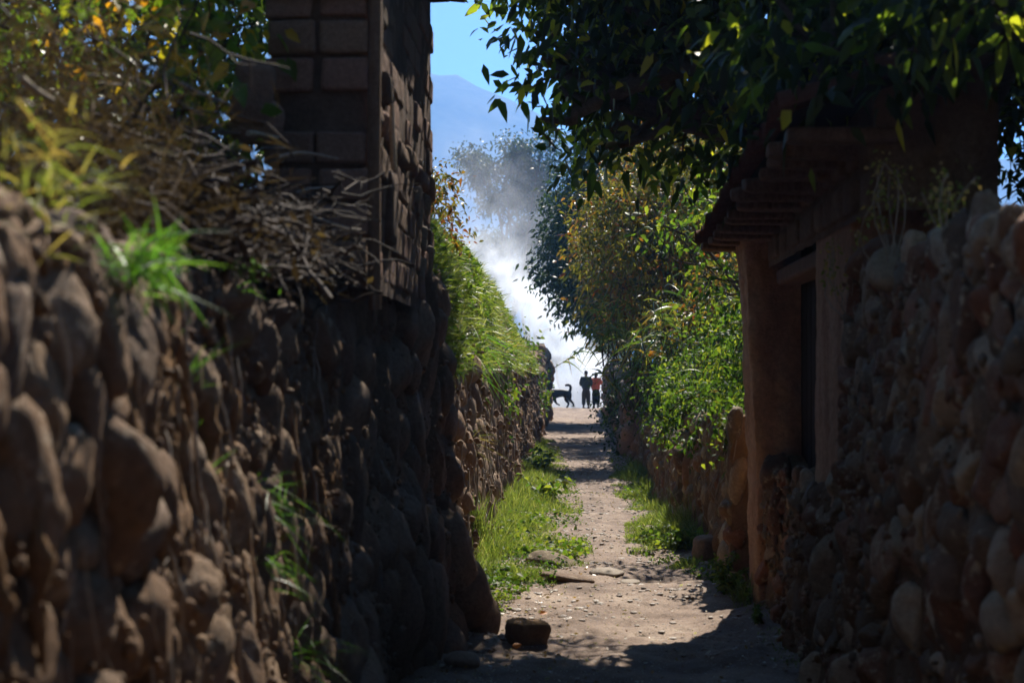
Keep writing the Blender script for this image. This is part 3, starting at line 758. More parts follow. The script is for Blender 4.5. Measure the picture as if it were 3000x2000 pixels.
def tree(name, label, cat, base, blobs, trunk_r, n_cl, per, lsize, mat, q, group=None, cl_r=.28, asp=.42, fork=None, gap=.42, twig_r=.006, keep=None, droop=.3, bark='bark', hang=.35, th=-.17):
    base = np.array(base, float)
    t = thing(name, label, cat, tuple(base), group)
    cen = np.array([b[:3] for b in blobs]).mean(0)
    fork = np.array(fork) if fork is not None else base + (cen - base) * np.array([.35, .35, .5])
    mt = MB(); tube(mt, curve(base - np.array([0, 0, .2]), fork, .04, 9, q), np.linspace(1.25, .8, 9) * trunk_r, 12)
    mt.build('trunk', M[bark], t)
    ml = MB(); nodes = []
    for b in blobs:
        c = np.array(b[:3]); k = 9
        pts = curve(fork, c, .08, k, q)
        tube(ml, pts, np.linspace(.62, .22, k) * trunk_r, 8); nodes += list(pts[3:])
        for s in range(4):
            e = c + norm(q.normal(size=3)) * np.array(b[3:6]) * q.uniform(.5, .85)
            s0 = pts[q.randint(4, k)]; pp = curve(s0, e, .12, 7, q)
            tube(ml, pp, np.linspace(.22, .07, 7) * trunk_r, 6); nodes += list(pp[1:])
    nodes = np.array(nodes)
    C, d = clusters_in(blobs, n_cl, q)
    ok = fbm(C, 2, 1.0 / (gap * 2.2)) > th
    C = C[ok]
    if keep is not None: C = C[keep(C)]
    for c in C[::3]:
        j = np.argmin(((nodes - c) ** 2).sum(1))
        tube(ml, curve(nodes[j], c, .1, 4, q), [twig_r * 1.6, twig_r * 1.2, twig_r, twig_r * .5], 4)
    ml.build('branches', M[bark], t)
    mc = MB(); n = len(C) * per
    P = np.repeat(C, per, 0) + q.normal(size=(n, 3)) * cl_r * .5
    D = norm(q.normal(size=(n, 3)) + norm(P - np.repeat(C, per, 0)) * .9 + np.array([0, 0, -hang]))
    leaves(mc, P, D, lsize * q.uniform(.6, 1.25, n), asp, droop, q=q)
    mc.build('crown', M[mat], t)
    return t

# big dark tree that hangs over the lane from behind the right wall
q = np.random.RandomState(101)
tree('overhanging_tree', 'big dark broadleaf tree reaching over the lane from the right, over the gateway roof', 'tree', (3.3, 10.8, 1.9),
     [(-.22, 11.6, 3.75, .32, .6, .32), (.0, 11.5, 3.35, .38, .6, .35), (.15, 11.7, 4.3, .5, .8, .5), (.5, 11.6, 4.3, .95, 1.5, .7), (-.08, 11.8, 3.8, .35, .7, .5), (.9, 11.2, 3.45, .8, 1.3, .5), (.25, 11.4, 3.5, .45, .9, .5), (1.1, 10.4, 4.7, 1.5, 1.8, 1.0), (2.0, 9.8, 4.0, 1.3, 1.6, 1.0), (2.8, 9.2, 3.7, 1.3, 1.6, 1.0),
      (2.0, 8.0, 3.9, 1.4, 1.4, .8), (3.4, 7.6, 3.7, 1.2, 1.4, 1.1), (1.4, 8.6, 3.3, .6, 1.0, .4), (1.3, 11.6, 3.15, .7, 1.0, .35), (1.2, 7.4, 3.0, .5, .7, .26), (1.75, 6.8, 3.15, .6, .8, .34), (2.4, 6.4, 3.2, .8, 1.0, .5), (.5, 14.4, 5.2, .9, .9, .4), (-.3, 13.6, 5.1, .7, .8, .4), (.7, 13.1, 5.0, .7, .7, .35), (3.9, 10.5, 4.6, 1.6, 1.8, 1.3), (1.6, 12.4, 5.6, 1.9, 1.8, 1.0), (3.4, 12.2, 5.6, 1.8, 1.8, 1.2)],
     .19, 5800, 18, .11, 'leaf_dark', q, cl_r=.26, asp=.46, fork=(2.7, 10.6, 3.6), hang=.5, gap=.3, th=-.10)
# thicket behind the near right wall
q = np.random.RandomState(102)
tree('thicket_bush', 'dark tangled bush growing behind the near right wall, under the overhanging tree', 'bush', (3.1, 7.0, 1.7),
     [(2.6, 7.4, 2.9, .9, 1.3, .7), (3.3, 7.8, 2.6, 1.0, 1.6, .8), (2.5, 5.6, 2.75, .6, 1.0, .45), (3.2, 6.0, 2.9, .8, 1.2, .7), (2.5, 9.3, 3.1, .8, 1.3, .8), (3.3, 9.5, 2.9, 1.0, 1.0, .8), (2.7, 8.7, 2.75, .5, .8, .5)], .06, 520, 12, .07, 'leaf_deep', q, cl_r=.3, twig_r=.005)
for i, (px, py, y, h, s, lab) in enumerate(((2590, 760, 7.0, .42, .03, 'tall dry seed stalk on top of the near right wall, next to the gateway'), (2480, 880, 8.3, .3, .03, 'short dry weed on the near right wall, nearest the gateway'), (2770, 690, 5.9, .2, .025, 'dry weed with a curled stem in the middle of the near right wall top'))):
    t = thing('dry_weed', lab, 'weed', (0, 0, 0), group='dry weeds on the near right wall')
    p = at(px, py, y); mb = MB(); mf = MB()
    for k in range(7):
        e = p + np.array([q.normal() * .05, q.normal() * .05, h * q.uniform(.6, 1)])
        pp = curve(p - np.array([0, 0, .1]), e, .08, 6, q); tube(mb, pp, .003, 4)
        S = pp[3:]; S = np.repeat(S, 9, 0) + q.normal(size=(27, 3)) * .018
        leaves(mf, S, q.normal(size=(27, 3)), s * q.uniform(.5, 1, 27), .6, q=q)
    mb.build('stem', M['wood_pale'], t); mf.build('leaves', M['grass_dry'], t)  # the second part is the seed heads, built from leaf shapes

# leaf mass on the right beyond the gateway
q = np.random.RandomState(103)
G = 'trees and bushes along the right of the lane'
tree('olive_tree', 'large olive and orange leaved tree beyond the gateway, rising over the low walls', 'tree', (2.6, 30, 1.0),
     [(2.0, 30, 4.5, 1.7, 1.8, 1.0), (.9, 30.5, 4.3, 1.1, 1.5, .9), (1.2, 29, 3.3, .95, 1.4, .8), (2.6, 29, 3.2, 1.4, 1.6, 1.1), (3.2, 28.5, 4.6, 1.4, 1.6, 1.0), (1.6, 31, 2.5, .9, 1.6, .8), (2.8, 30, 2.0, 1.3, 1.6, .8), (2.0, 31, 5.3, 1.2, 1.3, .6)],
     .16, 2600, 16, .12, 'leaf_olive', q, G, cl_r=.36, asp=.34, gap=.28, th=-.08)
tree('olive_tree', 'second olive leaved tree, behind the large orange one and higher up against the dark canopy', 'tree', (3.6, 38, 1.0),
     [(2.6, 38, 6.0, 1.8, 2, 1.2), (3.8, 37, 4.5, 1.8, 2, 1.4), (1.6, 39, 5.2, 1.3, 1.8, 1.2), (1.2, 40, 3.6, 1.1, 1.8, 1.1), (4.8, 38, 6.0, 1.8, 2, 1.4), (.95, 41, 4.6, 1.0, 2.4, .7), (1.6, 44, 5.4, 1.2, 2.4, .8)],
     .18, 1900, 14, .17, 'leaf_olive', q, G, cl_r=.55)
tree('yellow_green_tree', 'slender tree with backlit yellow green leaves right behind the gateway eave', 'tree', (2.5, 16.5, .95),
     [(1.3, 16.5, 3.15, .5, .6, .22), (.85, 16.8, 3.05, .25, .4, .16), (1.9, 16, 2.9, .4, .7, .4), (1.25, 16.2, 2.5, .2, .4, .36), (1.6, 16.0, 2.0, .3, .6, .4)],
     .05, 120, 11, .085, 'leaf_green', q, G, cl_r=.26, asp=.5, twig_r=.004)
tree('leafy_shrub', 'fresh green shrub spilling over the taller low wall beside the gateway pillar', 'shrub', (1.9, 15.5, .95),
     [(1.55, 15.6, 1.35, .35, 1.2, .30), (1.35, 16.0, 1.15, .25, .8, .22), (1.9, 15.0, 1.6, .5, 1.2, .45), (1.18, 16.3, .98, .12, .5, .16), (1.35, 13.6, 1.25, .2, .6, .16)], .03, 700, 13, .055, 'leaf_green', q, G, cl_r=.15, asp=.5, twig_r=.003, gap=.12, th=-.04)
tree('leafy_shrub', 'dark green shrub in the middle of the right bank, under the drooping reeds', 'shrub', (2.2, 22.5, .7),
     [(1.55, 22, 1.5, .5, 1.5, .5), (1.4, 24.5, 1.3, .45, 1.5, .45), (2.2, 21, 2.0, .8, 1.8, .6), (1.2, 26, .95, .3, 1.4, .35), (2.0, 19, 1.7, .6, 1.2, .5), (1.4, 19.6, 1.15, .35, 1.0, .30)], .04, 1000, 13, .075, 'leaf_green', q, G, cl_r=.2, asp=.45, twig_r=.004, gap=.16, th=-.03)
tree('dense_bush', 'tall dense dark bush filling the bank behind the shrubs on the right', 'bush', (3.0, 25, .8),
     [(2.6, 24, 2.5, 1.0, 2, .9), (3.4, 22, 2.6, 1.1, 2, 1.2), (2.6, 20, 2.6, .8, 1.6, .8), (3.2, 18, 2.4, .9, 1.6, 1.0), (2.0, 26, 2.4, .8, 1.6, .8), (3.8, 25, 3.7, 1.2, 2, 1.0)], .07, 1300, 13, .11, 'leaf_olive', q, G, cl_r=.3, gap=.25, th=-.07)
tree('dark_tree', 'dark green rounded tree leaning over the lane behind the olive tree, against the smoke', 'tree', (2.3, 56, 1.0),
     [(.5, 56, 6.7, 1.5, 2, 1.7), (-.2, 56, 5.2, 1.1, 1.6, 1.1), (.45, 57, 4.1, 1.2, 1.6, 1.0), (1.8, 56, 5.6, 1.8, 2, 1.8), (1.4, 55, 3.5, 1.0, 1.6, .9), (2.2, 56, 9, 2.4, 2, 1.8)],
     .2, 2100, 15, .2, 'leaf_deep', q, G, cl_r=.6)
tree('hazy_tree', 'tall feathery tree greyed by smoke, standing far off between the adobe wall and the canopy', 'tree', (-6.5, 150, -6.8),
     [(-8.84, 151.0, 19.81, 2.01, 2.6, 1.61), (-6.43, 151.0, 20.75, 2.28, 2.6, 1.74), (-7.10, 151.0, 16.60, 1.34, 2.6, 1.07), (-4.69, 151.0, 17.40, 1.74, 2.6, 1.61), (-3.21, 151.0, 20.62, 2.14, 2.6, 2.14), (-2.14, 151.0, 14.99, 2.41, 2.6, 2.14)],
     .3, 1500, 15, .40, 'leaf_deep', q, 'far trees in the smoke', cl_r=.9, gap=.8, twig_r=.015, th=-.03)
tree('hazy_tree', 'lower rounded tree greyed by smoke, just above the bright plume', 'tree', (-4.0, 150, -6.8),
     [(-7.79, 152.0, 12.27, 2.16, 2.6, 1.88), (-6.06, 152.0, 10.54, 2.45, 2.6, 1.73), (-3.75, 152.0, 12.56, 2.60, 2.6, 2.60), (-1.44, 152.0, 11.41, 2.60, 2.6, 3.17), (-4.04, 152.0, 16.02, 2.02, 2.6, 2.16), (-0.58, 152.0, 7.95, 2.16, 2.6, 2.31)],
     .3, 1700, 15, .38, 'leaf_deep', q, 'far trees in the smoke', cl_r=.9, gap=.8, twig_r=.015, th=-.05)
tree('hazy_tree', 'lowest grey tree behind the two walking people, dim in the smoke', 'tree', (-.3, 125, -4.6),
     [(-1.3, 125, 3.4, .8, 2, 1.0), (1.8, 125, 2.6, 1.6, 2, 2.0), (3.2, 125, .5, 1.6, 2, 1.8)], .2, 700, 14, .3, 'leaf_deep', q, 'far trees in the smoke', cl_r=.8, twig_r=.015)

tree('sky_blocker_tree', 'added unseen leafy tree behind the viewpoint, blocking sky light on the lane from the left', 'tree', (-3.4, -2.5, 1.7),  # two unseen trees, added to cut the sky fill on the near walls
     [(-2.6, -2.5, 4.2, 1.8, 2.4, 1.6), (-3.5, 1.0, 4.4, 1.3, 2.0, 1.5), (-1.2, -5.5, 2.2, 1.6, 1.0, 1.8)], .2, 1500, 14, .16, 'leaf_deep', q, 'added sky blockers behind the viewpoint', cl_r=.5)
tree('sky_blocker_tree', 'added unseen leafy tree behind the viewpoint, blocking sky light on the lane from the right', 'tree', (3.8, -1.5, 1.7),
     [(2.8, -1.5, 4.4, 1.8, 2.2, 1.6), (1.0, -4.0, 4.6, 1.6, 1.8, 1.6), (3.2, 2.2, 4.8, 1.4, 2.0, 1.3), (1.3, -5.5, 2.2, 1.6, 1.0, 1.8)], .2, 1700, 14, .16, 'leaf_deep', q, 'added sky blockers behind the viewpoint', cl_r=.5)
# left background: bushes behind the near left wall
tree('yellowing_bush', 'blurred bush with bright yellow and green leaves behind the brushwood on the left wall', 'bush', (-2.3, 7.0, 1.8),
     [(-1.75, 6.9, 2.95, .42, .5, .42), (-1.55, 6.9, 2.55, .25, .4, .3), (-2.2, 7.0, 3.0, .5, .6, .5), (-1.5, 7.2, 3.15, .25, .4, .3)], .03, 230, 9, .085, 'leaf_yel', q, cl_r=.24, asp=.6, twig_r=.004, gap=.3)
tree('dense_bush', 'dark bush far back on the left bank, seen between the leaves beside the adobe wall', 'bush', (-3.6, 11, 1.9),
     [(-2.9, 10, 3.2, .9, 1.2, 1.2), (-4, 10.5, 3.6, 1.2, 1.5, 1.5), (-2.6, 9.5, 2.6, .6, 1.0, .8), (-3.0, 11, 4.6, 1.4, 1.2, 1.2), (-4.8, 9.5, 3.0, 1.2, 1.4, 1.3), (-3.6, 9, 4.4, 1.2, 1, 1), (-1.8, 8.7, 2.65, .4, .6, .5), (-2.05, 9.6, 3.4, .6, .9, .9), (-1.95, 9.8, 4.3, .8, .9, .8)], .09, 1100, 14, .11, 'leaf_deep', q, cl_r=.4)
# ochre shrub on the mound
tree('ochre_shrub', 'small orange tinged shrub on the grassy bank, against the right edge of the adobe wall', 'shrub', (-1.25, 13.2, 2.6),
     [(-1.1, 13.2, 2.98, .18, .4, .22), (-.98, 13.5, 2.75, .12, .3, .16), (-1.4, 13, 2.9, .25, .4, .25)], .012, 150, 12, .05, 'leaf_olive', q, cl_r=.11, twig_r=.002)

# vines
def vine(label, pts, n, sz, q, mat='leaf_green', spread=.12, group='vines on the left walls'):
    t = thing('climbing_vine', label, 'vine', tuple(pts[0]), group)
    pts = np.array(pts, float); mb = MB(); mf = MB()
    for k in range(5):
        pp = pts + q.normal(size=pts.shape) * spread * .5
        tt = np.linspace(0, len(pp) - 1, 14); pp = np.stack([np.interp(tt, range(len(pp)), pp[:, i]) for i in range(3)], -1)
        tube(mb, pp, .006, 5)
    tt = q.uniform(0, len(pts) - 1, n); P = np.stack([np.interp(tt, range(len(pts)), pts[:, i]) for i in range(3)], -1)
    cl = q.normal(size=(n // 12 + 1, 3)) * spread
    P = P + np.repeat(cl, 12, 0)[:n] + q.normal(size=(n, 3)) * spread * .45
    leaves(mf, P, norm(q.normal(size=(n, 3)) + np.array([.5, -.4, -.3])), sz * q.uniform(.5, 1.2, n), .6, q=q)
    mb.build('stems', M['bark'], t); mf.build('foliage', M[mat], t)
q = np.random.RandomState(104)
vine('small bright vine hanging on the left wall, right under the grass bank', [at(1440, 1060, 20), at(1450, 1120, 20), at(1470, 1165, 20.5), at(1462, 1200, 20)], 420, .075, q, spread=.10)
vine('tall bright vine tumbling down the far left wall, beside the dog', [at(1515, 985, 36), at(1532, 1050, 38), at(1545, 1110, 40), at(1556, 1160, 42), at(1545, 1190, 40)], 1500, .11, q, spread=.18)
vine('dark creeper covering the lane corner of the far right wall', [at(1815, 1110, 42), at(1830, 1180, 40), at(1850, 1250, 36), at(1868, 1330, 32)], 2600, .09, q, 'leaf_deep', spread=.28, group='creepers on the right walls')
vine('deep green creeper hanging from the far right wall top above the low wall', [at(1890, 1130, 30), at(1900, 1200, 29.5), at(1930, 1240, 29)], 1500, .08, q, 'leaf_deep', spread=.25, group='creepers on the right walls')
vine('thin bright trail of leaves spilling over the corner of the taller low wall', [at(2080, 1150, 16.8), at(2000, 1170, 17), at(1955, 1230, 17), at(1935, 1280, 17)], 560, .055, q, spread=.09, group='creepers on the right walls')
vine('bushy sprig of leaves hanging at the gateway pillar over the taller low wall', [at(2160, 1200, 13), at(2130, 1260, 13), at(2120, 1310, 13)], 240, .06, q, spread=.08, group='creepers on the right walls')

# reeds
def reed(label, p0, p1, n, L, q, group, drop=True, w=.03):
    t = thing('giant_reed', label, 'reed', tuple(p0), group); mb = MB(); mf = MB()
    pp = curve(p0, p1, .05, 12, q); pp[:, 2] += np.sin(np.linspace(0, math.pi, 12)) * .3
    tube(mb, pp, np.linspace(.013, .004, 12), 6)
    i = np.clip((q.rand(n) ** .7 * 9 + 2).astype(int), 0, 11)
    dv = norm(pp[-1] - pp[0])
    blades(mf, pp[i], q.uniform(.6, 1.1, n) * L, .7, w, 6, D=norm(dv * .8 + np.array([0, 0, .15])), droop=1.5, q=q)
    mb.build('cane', M['bark'], t); mf.build('foliage', M['reed'], t)
G = 'reeds arching over the lane'
reed('leaning reed with drooping blades crossing in front of the smoke, rooted on the left', at(1575, 1105, 48), at(1722, 1010, 44), 15, .7, q, G, w=.06)
for k, lab in enumerate(('reed with hanging yellow blades above the far right wall', 'highest arching reed over the far right wall', 'reed with straw coloured blades nearest the olive tree')):
    reed(lab, at(1940 - 10 * k, 1060, 33 + k), at(1775 + 50 * k, 1000 - 30 * k, 34 + k), 26, .55, q, G, w=.045)
for k, lab in enumerate(('reed clump with broad drooping green blades in the heart of the right bank', 'reed clump with orange blades in the upper right bank', 'narrow reed clump with upright green blades behind the low wall', 'reed clump drooping in front of the olive tree')):
    t = thing('reed_clump', lab, 'reed', (0, 0, 0), group='reed clumps on the right bank'); mb = MB(); mf = MB()
    c = [at(1850, 1020, 27), at(1960, 930, 25), at(2080, 1080, 20), at(1780, 900, 29)][k]
    for j in range(16):
        b0 = c + np.array([.15 + q.normal() * .2, q.normal() * .4, -1.0]); e = c + np.array([.1 + q.normal() * .3, q.normal() * .4, q.uniform(-.4, .4)])
        pp = curve(b0, e, .06, 8, q); tube(mb, pp, np.linspace(.012, .004, 8), 5)
        m = 16; i = q.randint(3, 8, m); blades(mf, pp[i], q.uniform(.18, .42, m), .9, .032, 5, D=norm(q.normal(size=(m, 3)) + np.array([0, 0, .6])), droop=1.6, q=q)
    mb.build('cane', M['bark'], t); mf.build('foliage', M['reed'], t)

# ------------------------------------------------------------------ grass on the lane edges
def verge(n, yr, fx, hf, q, wd=.0042, drop=.6, pw=1.5):
    y = yr[0] + (yr[1] - yr[0]) * q.rand(n) ** pw
    a, b = fx(y); x = a + (b - a) * q.rand(n)
    nz = fbm(N3(x, y, 0 * x), 3, 2.3)
    k = nz > -.04 + .26 * np.abs((x - (a + b) / 2) / np.maximum(b - a, .05))
    x, y, nz, a, b = x[k], y[k], nz[k], a[k], b[k]
    h = hf(x, y, a, b) * (.30 + 2.4 * (nz + .13)) * q.uniform(.5, 1.2, len(x))
    return np.stack([x, y, path_z(x, y) - .01], -1), h, wd * (1 + y * .035)
q = np.random.RandomState(201); mb = MB()
LE = lambda y: np.interp(y, [10.6, 12, 13.2, 14.6, 16.5, 20, 26, 32, 45, 72], [-.60, -.38, -.02, .18, .08, .08, -.05, -.28, -.65, -1.0])
P, h, wd = verge(52000, (10.6, 40), lambda y: (-.92 + 0 * y, LE(y)), lambda x, y, a, b: .05 + .30 * np.clip((b - x) / .9, 0, 1) ** 1.1, q)
blades(mb, P, h, .7, wd, 3, q=q)
P, h, wd = verge(38000, (12.6, 30), lambda y: (np.interp(y, [12.6, 14.3, 15.3, 18, 20, 23, 26, 30], [.95, .62, .44, .50, .55, .45, .48, .95]), 1.14 + 0 * y), lambda x, y, a, b: .05 + .32 * np.clip((x - a) / .6, 0, 1) ** 1.2, q, pw=1.2)
blades(mb, P, h, .7, wd, 3, q=q)
P, h, wd = verge(5000, (40, 73), lambda y: (-1.15 + 0 * y, -.8 - .003 * y), lambda x, y, a, b: .15 + 0 * x, q); blades(mb, P, h, .7, wd, 3, q=q)
P, h, wd = verge(5000, (30, 73), lambda y: (.95 + 0 * y, 1.3 + 0 * y), lambda x, y, a, b: .16 + 0 * x, q); blades(mb, P, h, .7, wd, 3, q=q)
P, h, wd = verge(700, (9.2, 12.5), lambda y: (1.05 + 0 * y, 1.35 + 0 * y), lambda x, y, a, b: .06 + 0 * x, q); blades(mb, P, h, .7, .005, 3, q=q)
tag(mb.build('grass', M['grass']), kind='stuff')
# clover-like low leaves among the grass
mb = MB(); P, D = scatter_mound(30000, 10.5, 34, q); kk = fbm(P, 3, 1.9) > -.03; P, D = P[kk], D[kk]; P = P + norm(D) * q.uniform(0, .09, (len(P), 1)); leaves(mb, P, norm(D + q.normal(size=D.shape)), .04 * q.uniform(.5, 1.3, len(P)), .6, q=q)
m_ = 26000; yy = 10.8 + 24 * q.rand(m_) ** 1.5; lft = q.rand(m_) < .62
xx = np.where(lft, -.92 + (LE(yy) + .92) * q.rand(m_), 1.14 - .55 * q.rand(m_) ** 1.3 * np.clip((yy - 12.4) / 2, 0, 1))
kk = fbm(N3(xx, yy, 0 * xx), 3, 2.9) > -.03; xx, yy = xx[kk], yy[kk]; m_ = len(xx)
leaves(mb, np.stack([xx, yy, path_z(xx, yy) + q.uniform(0, .16, m_) * np.clip(fbm(N3(xx, yy, 0 * xx), 2, 2.3) + .55, 0, 1)], -1), norm(q.normal(size=(m_, 3)) * np.array([1, 1, .6]) + np.array([0, 0, .3])), .028 * q.uniform(.4, 1.4, m_), .55, q=q)
for (x, y, s, n) in ((-.78, 16.3, .25, 420), (-.45, 17.6, .3, 300), (-.3, 14.4, .25, 260), (-.05, 14.7, .12, 120), (.95, 16.5, .18, 260), (.9, 22, .25, 260), (-.6, 12.4, .15, 150), (.75, 15.6, .15, 140), (-.75, 20, .3, 300)):
    P = np.stack([x + q.normal(size=n) * s * .6, y + q.normal(size=n) * s * 1.6, q.uniform(.02, .16, n)], -1)
    leaves(mb, P, norm(q.normal(size=(n, 3)) * np.array([1, 1, .3])), .045 * q.uniform(.6, 1.3, n), .8, q=q)
tag(mb.build('ground_cover', M['leaf_green']), kind='stuff')

# single plants
def tuft(label, p, n, H, q, mat='tuft', lean=.8, w=.007, droop=.9, D=None, group=None, spread=.03, flower=False):
    t = thing('grass_tuft', label, 'grass tuft', tuple(p), group)
    mb = MB(); P = np.array(p) + q.normal(size=(n, 3)) * spread
    blades(mb, P, H * q.uniform(.45, 1.1, n), lean, w, 6, D=D, droop=droop, q=q); mb.build('foliage', M[mat], t)
    mb = MB()
    for k in range(max(2, n // 18)): tube(mb, curve(P[k], P[k] + np.array([.03, 0, .05]) * H, .1, 4, q), .0025, 4)
    mb.build('stems', M['root'], t)
G = 'grass tufts growing out of the near left wall'
tuft('large vivid green grass tuft fanning out near the top of the near left wall', at(285, 770, 3.7) + np.array([.09, -.03, .0]), 100, .15, q, lean=1.5, w=.007, droop=.35, D=np.array([.5, -.35, .12]), group=G)
tuft('feathery green weed hanging low in the middle of the near left wall', at(775, 1480, 5.55), 60, .15, q, lean=1.6, w=.0026, droop=.9, D=np.array([.5, -.1, .35]), group=G, spread=.05)
tuft('wispy weed just under the feathery one on the near left wall', at(755, 1640, 5.4), 45, .12, q, lean=1.6, w=.0024, droop=1.2, D=np.array([.5, -.1, .2]), group=G, spread=.05)
tuft('thin arching grass at the very foot of the near left wall', at(880, 1950, 5.95), 34, .20, q, lean=1.4, w=.0028, droop=1.2, D=np.array([.5, 0, .55]), group=G, spread=.04)
tuft('narrow upright green sprig in the face of the near left wall', at(545, 1430, 4.6), 16, .22, q, lean=.5, w=.006, droop=.4, D=np.array([.25, 0, 1.0]), group=G, spread=.015)
tuft('slender sloping blades crossing the upper face of the near left wall', at(500, 1180, 4.4), 12, .26, q, lean=.5, w=.005, droop=.3, D=np.array([.4, .2, .7]), group=G, spread=.02)
tuft('broad pale green tuft on the top edge of the near left wall, left end', at(60, 560, 3.2), 80, .12, q, 'grass_dry', lean=1.3, w=.004, droop=.9, D=np.array([.3, 0, .6]), group=G, spread=.07)
tuft('low green tuft on the wall top beside the heap of brushwood', at(690, 800, 5.3), 60, .10, q, lean=1.2, w=.005, D=np.array([.3, 0, .7]), group=G, spread=.05)
tuft('yellow green tuft on the wall top in front of the dry brush', at(150, 500, 3.45), 70, .11, q, 'grass_dry', lean=1.3, w=.006, D=np.array([.3, 0, .7]), group=G, spread=.06)
G = 'tall grass clumps beside the lane'
tuft('drooping long green blades hanging from the grassy bank over the left wall', at(1365, 1010, 15.2), 60, .5, q, lean=.9, w=.012, droop=1.2, D=np.array([.3, 0, -.35]), group=G, spread=.08)
tuft('tall upright fine grass clump against the taller low wall on the right', np.array([1.04, 16.2, .04]), 260, .50, q, 'grass', lean=.6, w=.007, droop=.6, group=G, spread=.07)
tuft('fine grass clump at the foot of the left wall, where the adobe footing ends', at(1400, 1560, 14.0), 200, .40, q, 'grass', lean=.6, w=.006, droop=.6, group=G, spread=.06)
tuft('long wispy grass sprouting from the left wall face above the verge', at(1350, 1290, 14.0), 60, .36, q, 'grass_dry', lean=1.2, w=.004, droop=.9, D=np.array([.5, 0, .6]), group=G, spread=.05)
tuft('tuft of arching blades at the foot of the gateway pillar', np.array([1.14, 11.75, .03]), 110, .28, q, 'grass', lean=1.0, w=.006, droop=.9, group=G, spread=.04)

def leafy_plant(label, p, n, size, r, h, q, mat='leaf_green', asp=.4, group='leafy weeds beside the lane'):
    t = thing('leafy_weed', label, 'weed', tuple(p), group); mb = MB(); mf = MB()
    for k in range(9):
        e = np.array(p) + np.array([q.normal() * r * .6, q.normal() * r * .6, h * q.uniform(.5, 1)])
        pp = curve(p, e, .1, 6, q); tube(mb, pp, .004, 5)
        m = n // 9; i = q.randint(1, 6, m)
        leaves(mf, pp[i] + q.normal(size=(m, 3)) * .01, norm(q.normal(size=(m, 3)) * np.array([1, 1, .5]) + np.array([0, 0, .25])), size * q.uniform(.6, 1.2, m), asp, .4, q=q)
    mb.build('stems', M['tuft'], t); mf.build('foliage', M[mat], t)
leafy_plant('bushy weed at the foot of the right wall just before the gateway pillar', np.array([1.04, 12.15, .04]), 520, .05, .17, .27, q)
leafy_plant('broad leaved green weed in the grass on the right, under the low wall', np.array([.92, 15.4, .04]), 100, .11, .16, .20, q)
leafy_plant('leafy weed among the grass on the left verge, halfway down the lane', at(1600, 1470, 20.5), 120, .12, .25, .32, q)
leafy_plant('taller leafy weed on the left verge, nearer the vine', at(1590, 1390, 26), 120, .14, .2, .38, q)

# ------------------------------------------------------------------ dry brush heaped behind the left wall
q = np.random.RandomState(301)
t = thing('brushwood_heap', 'heap of dry broken branches and twigs piled on the left wall against the adobe', 'brushwood', (-1.3, 6.0, 1.9))
mb = MB()
for k in range(900):
    c = np.array([-1.28 + q.normal() * .17, q.uniform(4.9, 6.95), 1.92 + abs(q.normal()) * .17])
    d = norm(np.array([q.normal() * .6 + .25, q.normal(), q.normal() * .22])); L = q.uniform(.1, .5)
    pp = curve(c - d * L / 2, c + d * L / 2, .05, 6, q) + q.normal(size=(6, 3)) * .008; rr_ = q.choice([.0025, .004, .006, .011])
    tube(mb, pp, np.linspace(1, .5, 6) * rr_, 5)
    for f in range(2):
        e = pp[2 + f] + norm(d + q.normal(size=3) * .5) * L * .35; tube(mb, curve(pp[2 + f], e, .06, 4, q), np.linspace(.6, .3, 4) * rr_, 4)
mb.build('twigs', M['twig'], t)
mb = MB(); n = 2600
P = np.stack([-1.35 + q.normal(size=n) * .2, q.uniform(4.9, 7, n), 1.92 + np.abs(q.normal(size=n)) * .12], -1)
leaves(mb, P, q.normal(size=(n, 3)), .04 * q.uniform(.5, 1.4, n), .4, q=q); mb.build('dry_leaves', M['brush'], t)
t = thing('dry_thatch', 'brown tangle of dead stems over the left end of the near left wall', 'brushwood', (-1.6, 4.9, 2.0))
mb = MB()
n = 15000
u = q.rand(n); P = np.stack([-1.75 + .45 * u + q.normal(size=n) * .16, 4.4 + 2.2 * q.rand(n), 0 * u], -1)
P[:, 2] = 1.92 + np.abs(q.normal(size=n)) * (.56 - .42 * u)
blades(mb, P, q.uniform(.05, .2, n), 1.6, .004, 3, D=np.array([.3, -.2, .3]), droop=.4, q=q); mb.build('stems', M['brush'], t)
mb = MB()
for k in range(150):
    c = P[q.randint(n)]; d = norm(q.normal(size=3)); tube(mb, curve(c, c + d * q.uniform(.15, .5), .1, 5, q), .004, 4)
mb.build('twigs', M['twig'], t)
for i, (a, b_, y, r, lab) in enumerate((((35, 215), (135, 285), 4.3, .011, 'thick pale stick poking out of the dry tangle at the upper left'), ((720, 385), (810, 400), 6.3, .010, 'short pale stick lying across the top of the brushwood heap'),
        ((810, 455), (985, 462), 6.4, .007, 'long grey stick pointing right from the brushwood heap, upper one'), ((910, 635), (1055, 672), 6.5, .007, 'grey stick pointing right and down from the lower brushwood heap'),
        ((575, 630), (700, 600), 5.7, .010, 'curved grey branch across the middle of the brushwood heap'), ((520, 235), (665, 300), 5.9, .008, 'grey branch slanting below the yellow leaves'),
        ((60, 600), (170, 660), 3.3, .009, 'pale straw coloured stick on the face of the wall at the far left'), ((655, 745), (780, 715), 6.0, .008, 'brown stick low in the brushwood heap'), ((860, 560), (985, 545), 6.6, .006, 'thin forked twig pointing right at middle height of the brushwood heap'))):
    mb = MB(); tube(mb, curve(at(*a, y), at(*b_, y + .25), .03, 7, q), np.linspace(1.1, .8, 7) * r, 8)
    tag(mb.build('dry_stick', M['wood_pale'] if i in (0, 1, 6) else M['root'], loc=tuple(at(*a, y))), lab, 'stick', 'loose sticks on the near left wall')

